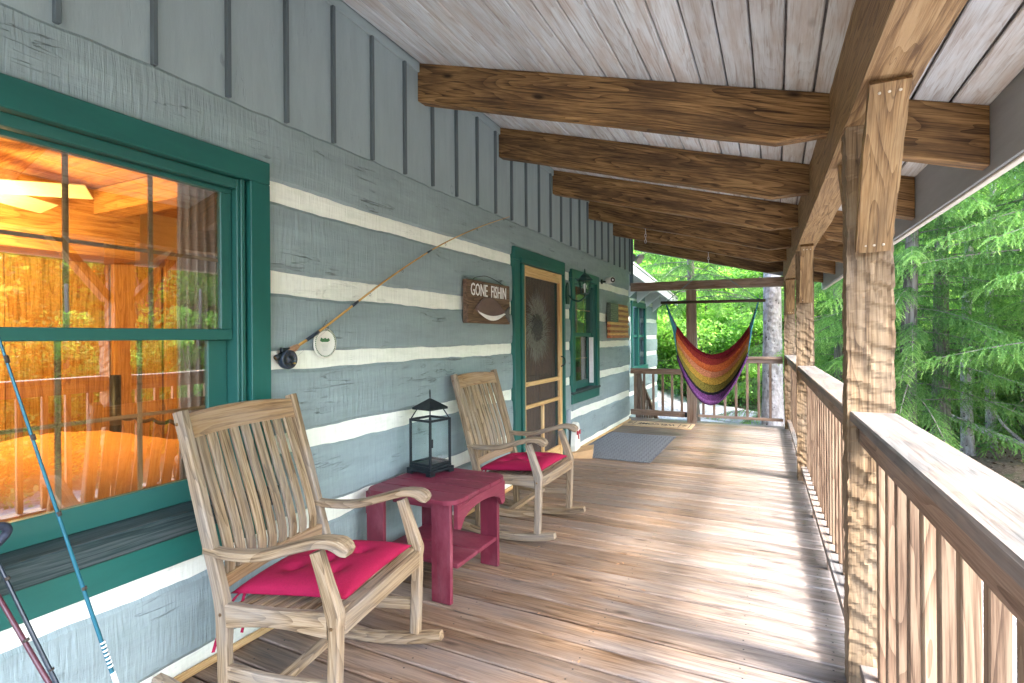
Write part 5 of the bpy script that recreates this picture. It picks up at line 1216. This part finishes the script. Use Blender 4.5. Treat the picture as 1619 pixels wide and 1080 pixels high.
# ------------------------------------------------------------------ bedroom seen through the window
bd = root('bed', 'bed with an orange quilt and black iron rail seen through the big window', 'bed', (-3.75, 1.55, 0))
n = 30; V = []; F = []
nz = VN(10, 2, 8)
for i in range(n + 1):
    for j in range(n + 1):
        u = i / n * 2 - 1; v = j / n * 2 - 1; x = u * 0.95; y = v * 0.8
        z = 0.30 + 0.40 * (max(0, 1 - abs(u) ** 6) * max(0, 1 - abs(v) ** 6)) ** 0.5 + 0.02 * float(nz(np.array([[x, y, 0]]))[0]) + 0.012 * abs(math.sin(x * 16 + y * 5)) * abs(math.sin(y * 16 - x * 5))
        V.append((x * (1 - 0.02 * (z < 0.4)), y, z))
for i in range(n):
    for j in range(n): a = i * (n + 1) + j; F.append((a, a + n + 1, a + n + 2, a + 1))
ob('quilt', mk('quilt', V, F, None, True), M['quilt'], bd)
bx(bd, 'bed_frame', (0, 0, 0.2), (1.86, 1.56, 0.22), M['door'])
tw1 = [(-0.95 + 1.9 * i / 60, 0.84 + 0.012 * math.cos(i * 0.9), 0.72 + 0.012 * math.sin(i * 0.9)) for i in range(61)]
tube(bd, 'iron_rail', tw1, 0.014, M['iron'], 6); tube(bd, 'iron_post', [(-0.95, 0.84, 0), (-0.95, 0.84, 1.05)], 0.04, M['iron'], 10)
pw = root('pillow', 'orange pillow at the head of the bed behind the window', 'pillow', (-4.55, 0.95, 0.80))
lathe(pw, 'case', [(0.05, -0.12), (0.24, -0.10), (0.30, 0.0), (0.24, 0.10), (0.05, 0.13)], M['quilt'], 20, Matrix.Diagonal((0.8, 1.2, 1, 1)))
ct = root('curtain', 'grey-mauve gathered curtain inside the big window at its right edge', 'curtain', (-2.30, 1.60, 0.0))
V = []; F = []; n = 44
for i in range(n + 1):
    for z in (0.5, 1.0, 1.45, 2.0, 2.2):
        y = -0.17 + 0.32 * i / n; V.append((-0.035 + 0.022 * math.sin(i * 1.15 + 0.3 * z), y + 0.006 * math.sin(i + z * 3), z))
for i in range(n):
    for k in range(4): F.append((i * 5 + k, (i + 1) * 5 + k, (i + 1) * 5 + k + 1, i * 5 + k + 1))
cu_ = ob('cloth', mk('curtain', V, F, None, True), M['curtain'], ct); sol = cu_.modifiers.new('thickness', 'SOLIDIFY'); sol.thickness = 0.003
tube(ct, 'curtain_rod', [(-0.03, -1.7, 2.16), (-0.03, 0.2, 2.16)], 0.012, M['iron'], 8)
fn = root('ceiling_fan', 'ceiling fan with pale blades and a lit globe inside the bedroom', 'ceiling fan', (-4.25, 1.35, 2.22))
lathe(fn, 'motor', [(0.03, 0.27), (0.03, 0.09), (0.10, 0.07), (0.11, 0.0), (0.06, -0.04)], M['brass'], 20)
lathe(fn, 'globe', [(0.05, -0.045), (0.10, -0.08), (0.10, -0.12), (0.05, -0.16)], M['bulb'], 20)
for k in range(5):
    a = 2 * PI * k / 5 + R(45); rot = Euler((R(-24), 0, a)).to_matrix()
    bx(fn, 'blade', rot @ Vector((0.38, 0, 0.03)), (0.50, 0.14, 0.008), M['fanblade'], rot, 0.003)
ld = bpy.data.lights.new('bedroom_lamp', 'POINT'); lo = bpy.data.objects.new('bedroom_lamp', ld); COL.objects.link(lo); lo.parent = fn; lo.location = (0.0, 0.0, -0.30)
ld.energy = 11; ld.color = (1.0, 0.64, 0.25); ld.shadow_soft_size = 0.12

# ------------------------------------------------------------------ trees
def nrm(a): return a / np.maximum(1e-9, np.linalg.norm(a, axis=1, keepdims=True))
def spruce_mesh(seed, H, zlo, rmax, nbr, dens=1.0, twig_len=0.42, needles=46, nl=0.030, nw=0.0075):
    r = np.random.default_rng(seed); B = []; D = []; Lb = []; Tt = []
    wood_g = []
    for k in range(nbr):
        f = (k + r.uniform(0, 1)) / nbr; h = zlo + (H - zlo) * f ** 1.15
        L = rmax * (1 - (h - zlo) / (H - zlo + 0.1)) ** 0.8 * r.uniform(0.7, 1.1) + 0.25
        az = k * 2.399 + r.uniform(-0.4, 0.4); hd = np.array([math.cos(az), math.sin(az), 0]); rise = r.uniform(-0.05, 0.25)
        npt = max(6, int(L / 0.072)); ts = np.linspace(0.1, 1, npt)
        pts = np.stack([hd[0] * L * ts, hd[1] * L * ts, h + L * (rise * ts - 0.42 * ts ** 2 + 0.12 * ts ** 3)], 1)
        wood_g.append((pts[::4], L))
        side = np.array([-hd[1], hd[0], 0])
        for j in range(npt):
            for s in (-1, 1):
                if r.uniform() > dens: continue
                for q in range(2):
                    tl = twig_len * (1.15 - 0.65 * ts[j]) * r.uniform(0.6, 1.15)
                    B.append(pts[j] + r.normal(0, 0.02, 3)); d = side * s * r.uniform(0.55, 1) + hd * r.uniform(0.25, 0.8) + np.array([0, 0, r.uniform(-1.1, 0.0)])
                    D.append(d); Lb.append(tl); Tt.append(np.clip(0.12 + 0.6 * ts[j] + r.normal(0, 0.16), 0, 1))
        B.append(pts[-1]); D.append(hd + [0, 0, -0.2]); Lb.append(twig_len * 0.6); Tt.append(0.9)
    B = np.array(B); D = nrm(np.array(D)); Lb = np.array(Lb); Tt = np.array(Tt); n = len(B); k = needles
    t = (np.arange(k) + 0.5) / k; t = np.tile(t, (n, 1)) + r.uniform(-0.01, 0.01, (n, k))
    P = B[:, None] + D[:, None] * (Lb[:, None] * t)[..., None]; P[..., 2] -= (0.42 * Lb[:, None] * t ** 2)
    T = D[:, None] * np.ones((n, k, 1)); T[..., 2] -= 0.84 * t; T = T / np.linalg.norm(T, axis=2, keepdims=True)
    rv = r.normal(size=(n, k, 3)); rv[..., 2] *= 0.7; rv -= (rv * T).sum(2, keepdims=True) * T; rv /= np.linalg.norm(rv, axis=2, keepdims=True)
    dirn = T * 0.75 + rv * 0.75; ln_ = nl * r.uniform(0.7, 1.2, (n, k)) * (1.1 - 0.4 * t)
    wv = np.cross(dirn, r.normal(size=(n, k, 3))); wv /= np.linalg.norm(wv, axis=2, keepdims=True)
    v0 = P + wv * nw * 0.5 - T * 0.004; v1 = P - wv * nw * 0.5 - T * 0.004; v2 = P + dirn * ln_[..., None]
    V = np.stack([v0, v1, v2], 2).reshape(-1, 3); F = np.arange(len(V)).reshape(-1, 3)
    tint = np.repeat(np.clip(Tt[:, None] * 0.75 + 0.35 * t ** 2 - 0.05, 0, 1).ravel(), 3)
    me = fastmesh('spruce_crown', V, F, tint)
    g = []
    for pts, L in wood_g:
        p2 = np.vstack([[pts[0] * [0, 0, 1]], pts]); g.append(tube_geo([tuple(p) for p in p2], [0.012 * (0.4 + L / 3) * (1 - 0.85 * i / len(p2)) for i in range(len(p2))], 4, False))
    return me, joined('spruce_limbs', g)
def decid_mesh(seed, rad, hgt, nclump, per, ls, squash=0.8):
    r = np.random.default_rng(seed); C = []
    while len(C) < nclump:
        p = r.uniform(-1, 1, 3)
        if 0.25 < np.linalg.norm(p) < 1: C.append(p * [rad, rad, hgt])
    C = np.array(C); cr = r.uniform(0.28, 0.55, nclump) * rad * 0.55
    o = r.normal(size=(nclump, per, 3)); o /= np.linalg.norm(o, axis=2, keepdims=True); o *= r.uniform(0.25, 1, (nclump, per, 1)) ** 0.6
    o[..., 2] *= 0.55
    P = (C[:, None] + o * cr[:, None, None]).reshape(-1, 3); n = len(P)
    N = nrm(r.normal(size=(n, 3)) * [0.7, 0.7, 0.5] + [0, 0, 0.9]); A = nrm(np.cross(N, r.normal(size=(n, 3)))); Bv = np.cross(N, A)
    s = ls * r.uniform(0.6, 1.25, (n, 1))
    V = np.stack([P + A * s, P + Bv * s * 0.45, P - A * s * 0.8, P - Bv * s * 0.45], 1).reshape(-1, 3); F = np.arange(4 * n).reshape(-1, 4)
    ct_ = np.clip(r.normal(0.5, 0.22, nclump), 0, 1); tint = np.clip(np.repeat(ct_, per) + r.normal(0, 0.15, n), 0, 1)
    return fastmesh('leaf_crown', V, F, np.repeat(tint, 4)), C
def trunk_geo(H, r0_, r1_, lean_=0.0, seg=14, wob=0.04):
    n = 24; pts = []; rr_ = []
    for i in range(n + 1):
        t = i / n; pts.append((lean_ * H * t + wob * math.sin(5 * t + r0_ * 30), wob * math.cos(4 * t + r0_ * 20) - wob, H * t - 0.15)); rr_.append((r1_ + (r0_ - r1_) * (1 - t)) * (1 + 0.35 * math.exp(-t * 22)) * (1 + 0.025 * math.sin(i * 2.7)))
    return tube_geo(pts, rr_, seg)
SP = [spruce_mesh(21, 10.5, 0.4, 3.3, 92, twig_len=0.37, needles=38, nl=0.032, nw=0.0095), spruce_mesh(22, 9.0, 0.2, 2.7, 92, twig_len=0.37, needles=38, nl=0.032, nw=0.0095), spruce_mesh(23, 11.0, 2.6, 3.6, 74, twig_len=0.36, needles=38, nl=0.032, nw=0.009)]
def spruce(x, y, var, rot, sc_, label, bark='bark_dark', tr=0.14, grp='drooping spruces around the cabin', crown_z=0.0):
    z = float(ground_z(x, y)); t = root('spruce_tree', label, 'tree', (x, y, z), rot, grp)
    V, F, G = trunk_geo(10 * sc_, tr, 0.03); ob('trunk', mk('trunk', V, F, G, True), M[bark], t)
    m = Matrix.Translation((0, 0, crown_z)) @ Matrix.Scale(sc_, 4)
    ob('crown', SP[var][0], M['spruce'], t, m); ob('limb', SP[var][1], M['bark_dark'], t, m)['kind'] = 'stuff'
    return t
spruce(2.55, 11.6, 0, 0.3, 1.0, 'large drooping spruce nearest to the right of the railing', grp='drooping spruces around the cabin', crown_z=1.6)
spruce(4.3, 9.9, 2, 1.9, 1.0, 'tall spruce at the right edge with bright green hanging boughs')
spruce(4.6, 14.2, 1, 4.0, 1.1, 'spruce beyond the right-hand railing behind the nearest one')
spruce(1.3, 15.2, 0, 2.2, 1.0, 'spruce seen between the two hewn posts on the right')
spruce(4.4, 8.9, 1, 2.6, 0.95, 'spruce just outside the right railing whose boughs hang nearest the camera', crown_z=1.7)
spruce(1.9, 10.2, 1, 5.6, 0.75, 'smaller spruce close behind the nearest hewn post', crown_z=0.9)
spruce(5.6, 11.4, 0, 1.2, 1.1, 'spruce with tips reaching in from the right border', crown_z=1.3)
spruce(7.6, 12.8, 0, 5.1, 1.1, 'spruce standing deeper in the woods at the right border')
spruce(-0.1, 9.75, 2, 0.8, 1.0, 'pale barked spruce trunk rising close behind the end railing', bark='bark', tr=0.185, crown_z=2.6)
spruce(-1.93, 14.2, 2, 3.3, 0.85, 'spruce with dark drooping boughs behind the hammock bar', crown_z=0.9)
spruce(2.6, 19.5, 1, 0.2, 1.2, 'far spruce behind the driveway to the right')
# pale slender trunks right of the railing
for (x, y, rr_, lab) in ((3.15, 12.6, 0.10, 'slender pale trunk left of the forked fallen branch'), (3.75, 13.6, 0.085, 'thin pale birch-like trunk nearer the fallen branch')):
    z = float(ground_z(x, y)); t = root('bare_trunk', lab, 'tree trunk', (x, y, z), 0, 'pale trunks beyond the railing')
    V, F, G = trunk_geo(6, rr_, 0.05, 0.01); ob('trunk', mk('trunk', V, F, G, True), M['bark'], t)
fb = root('fallen_branch', 'pale forked dead branch lying on the slope at the right edge', 'branch', (3.45, 11.9, float(ground_z(3.45, 11.9)) + 0.1))
tube(fb, 'stem', spline([(-0.9, 0.6, 0.75), (-0.3, 0.3, 0.42), (0.4, 0.0, 0.18), (1.4, -0.5, 0.05)], 16), [0.045 + 0.02 * i / 16 for i in range(17)], M['bark'], 8)
tube(fb, 'side_limb', spline([(0.3, 0.05, 0.22), (0.0, 0.0, 0.55), (-0.15, -0.1, 0.9)], 10), [0.03 - 0.002 * i for i in range(11)], M['bark'], 7)
tube(fb, 'side_limb', spline([(0.7, -0.1, 0.14), (0.9, 0.2, 0.5), (0.85, 0.4, 0.8)], 10), [0.028 - 0.002 * i for i in range(11)], M['bark'], 7)
DC = [decid_mesh(31, 2.4, 2.6, 110, 190, 0.075), decid_mesh(32, 2.8, 2.2, 120, 190, 0.085), decid_mesh(33, 2.0, 3.0, 100, 190, 0.07)]
def decid(x, y, var, rot, sc_, label, h=3.2):
    z = float(ground_z(x, y)); t = root('leafy_tree', label, 'tree', (x, y, z), rot, 'broadleaf trees in the woods')
    V, F, G = trunk_geo(h * sc_ + 2.2, 0.11 * sc_, 0.03, 0.01, 9); ob('trunk', mk('trunk', V, F, G, True), M['bark_dark'], t)
    me, C = DC[var]; mtx = Matrix.Translation((0, 0, h * sc_)) @ Matrix.Scale(sc_, 4)
    ob('crown', me, M['leaf'], t, mtx); ob('limb', LIMB[var], M['bark_dark'], t, mtx)['kind'] = 'stuff'
LIMB = []
for me, C in DC:
    g = []
    for c in C[::5]: g.append(tube_geo([(0, 0, -1.2), tuple(c * 0.5 + [0, 0, -0.5]), tuple(c)], [0.06, 0.035, 0.012], 4, False))
    LIMB.append(joined('limbs', g))
spots = [(-4.6, 19.5, 0, 1.0), (-2.3, 20.5, 1, 1.0), (-0.4, 19.8, 2, 1.0), (1.2, 22.5, 0, 1.2), (-6.5, 23, 1, 1.3), (-3.6, 24.5, 2, 1.4), (-0.9, 26, 1, 1.4), (2.4, 26.5, 0, 1.4),
         (4.6, 21, 1, 1.2), (6.8, 18, 2, 1.15), (9.0, 15.0, 0, 1.2), (10.5, 11.5, 1, 1.2), (6.4, 24, 0, 1.4), (9.4, 21, 2, 1.4), (12.5, 16.5, 1, 1.4), (5.0, 29, 2, 1.6), (9.5, 28, 1, 1.6), (14, 23, 0, 1.6),
         (-8.5, 27, 0, 1.6), (-5.2, 30, 1, 1.7), (-1.5, 32, 0, 1.8), (2.5, 33, 2, 1.8), (13.5, 10, 2, 1.3), (9.2, 7.6, 0, 1.1), (10.8, 4.2, 1, 1.2), (12.8, 7, 2, 1.4), (14.6, 3, 0, 1.5), (16, 9, 1, 1.6), (15, 14, 0, 1.5),
         (-11, 22, 2, 1.5), (-13, 30, 1, 1.9), (12, 0.5, 2, 1.0), (6.6, 3.0, 0, 0.62), (7.4, 5.2, 1, 0.66), (8.6, 2.2, 2, 0.75), (6.3, 6.9, 2, 0.6), (9.0, 4.6, 0, 0.85), (5.6, 8.6, 1, 0.5), (3.4, 16.5, 2, 0.8), (5.9, 16.5, 1, 0.9), (2.2, 17.2, 0, 0.7), (17, -2, 1, 1.2), (18, 5, 2, 1.8), (19, 17, 1, 1.9), (-9, 36, 2, 2.1), (0, 40, 1, 2.2), (8, 38, 0, 2.2), (16, 32, 2, 2.2), (22, 25, 1, 2.2), (24, 12, 0, 2.2)]
adj = ['bright green', 'yellow green', 'dense', 'light green', 'spreading', 'tall', 'round-crowned', 'shady']
def zone(x, y):
    u_ = math.degrees(math.atan2(x, y))
    return 'beyond the far cabin wing' if u_ <= -14 else 'behind the hammock' if u_ < -2 else 'behind the corner post' if u_ < 6 else 'behind the right-hand spruces' if u_ < 22 else 'reflected in the big window'
order = {}
for i, (x, y, v, s_) in enumerate(spots): order.setdefault(zone(x, y), []).append((math.atan2(x, y), i))
num = ['second', 'third', 'fourth', 'fifth', 'sixth', 'seventh', 'eighth', 'ninth', 'tenth', 'eleventh', 'twelfth', 'thirteenth', 'fourteenth', 'fifteenth', 'sixteenth', 'seventeenth', 'eighteenth', 'nineteenth', 'twentieth', 'twenty-first', 'twenty-second', 'twenty-third', 'twenty-fourth', 'twenty-fifth', 'twenty-sixth', 'twenty-seventh']
ords = ['leftmost'] + [q + ' from left' for q in num]
for i, (x, y, v, s_) in enumerate(spots):
    zn = zone(x, y); k = [q[1] for q in sorted(order[zn])].index(i)
    decid(x, y, v, i * 1.7, s_, '%s broadleaf tree %s, %s there' % (adj[i % 8], zn, ords[k] if k == 0 or k < len(order[zn]) - 1 else 'rightmost'), h=random.uniform(1.5, 1.9) if s_ < 0.95 else random.uniform(2.6, 3.3) if y > 23 else random.uniform(2.0, 2.8))
# understory: uncountable leafy ground cover
def ground_cover():
    r = np.random.default_rng(55); pts = []
    for _ in range(900):
        x, y = r.uniform(-9, 18), r.uniform(-3, 34)
        if x < 3.2 and y < 10.5: continue
        if -4 < x < 3 and y < 18.6: continue
        if x < 4.6 and y < 13: continue
        pts.append((x, y, r.uniform(0.25, 0.9)))
    P0 = np.array(pts); per = 130; n = len(P0)
    o = r.normal(size=(n, per, 3)); o /= np.linalg.norm(o, axis=2, keepdims=True); o *= r.uniform(0.3, 1, (n, per, 1)); o[..., 2] = np.abs(o[..., 2]) * 0.9
    P = np.stack([P0[:, 0], P0[:, 1], ground_z(P0[:, 0], P0[:, 1])], 1)[:, None] + o * P0[:, 2][:, None, None]
    P = P.reshape(-1, 3); m = len(P); N = nrm(r.normal(size=(m, 3)) * 0.6 + [0, 0, 1]); A = nrm(np.cross(N, r.normal(size=(m, 3)))); Bv = np.cross(N, A); s = 0.055 * r.uniform(0.6, 1.3, (m, 1))
    V = np.stack([P + A * s, P + Bv * s * 0.5, P - A * s, P - Bv * s * 0.5], 1).reshape(-1, 3)
    tint = np.clip(np.repeat(r.uniform(0, 1, n), per) * 0.7 + r.normal(0.15, 0.15, m), 0, 1)
    tag(ob('undergrowth', fastmesh('undergrowth', V, np.arange(4 * m).reshape(-1, 4), np.repeat(tint, 4)), M['shrub']), 'dense dark green rhododendron undergrowth covering the slopes', 'undergrowth', kind='stuff')
    # fallen leaves and twigs on the slope near the railing
    m = 16000; x = r.uniform(-6, 11, m); y = r.uniform(8.8, 22, m); z = ground_z(x, y) + 0.012
    keep = ~((x < 3) & (y < 9.2)); x, y, z = x[keep], y[keep], z[keep]; m = len(x)
    N = nrm(r.normal(size=(m, 3)) * 0.35 + [0, 0, 1]); A = nrm(np.cross(N, r.normal(size=(m, 3)))); Bv = np.cross(N, A); s = 0.035 * r.uniform(0.5, 1.3, (m, 1)); P = np.stack([x, y, z], 1)
    V = np.stack([P + A * s, P + Bv * s * 0.5, P - A * s, P - Bv * s * 0.5], 1).reshape(-1, 3)
    lm = leafmat('dead_leaves', (0.06, 0.035, 0.02), (0.16, 0.10, 0.06), (0.32, 0.24, 0.16), 0.05, 0.8)
    tag(ob('leaf_litter', fastmesh('litter', V, np.arange(4 * m).reshape(-1, 4), np.repeat(r.uniform(0, 1, m), 4)), lm), 'brown fallen leaves scattered over the ground beyond the porch', 'leaf litter', kind='stuff')
ground_cover()
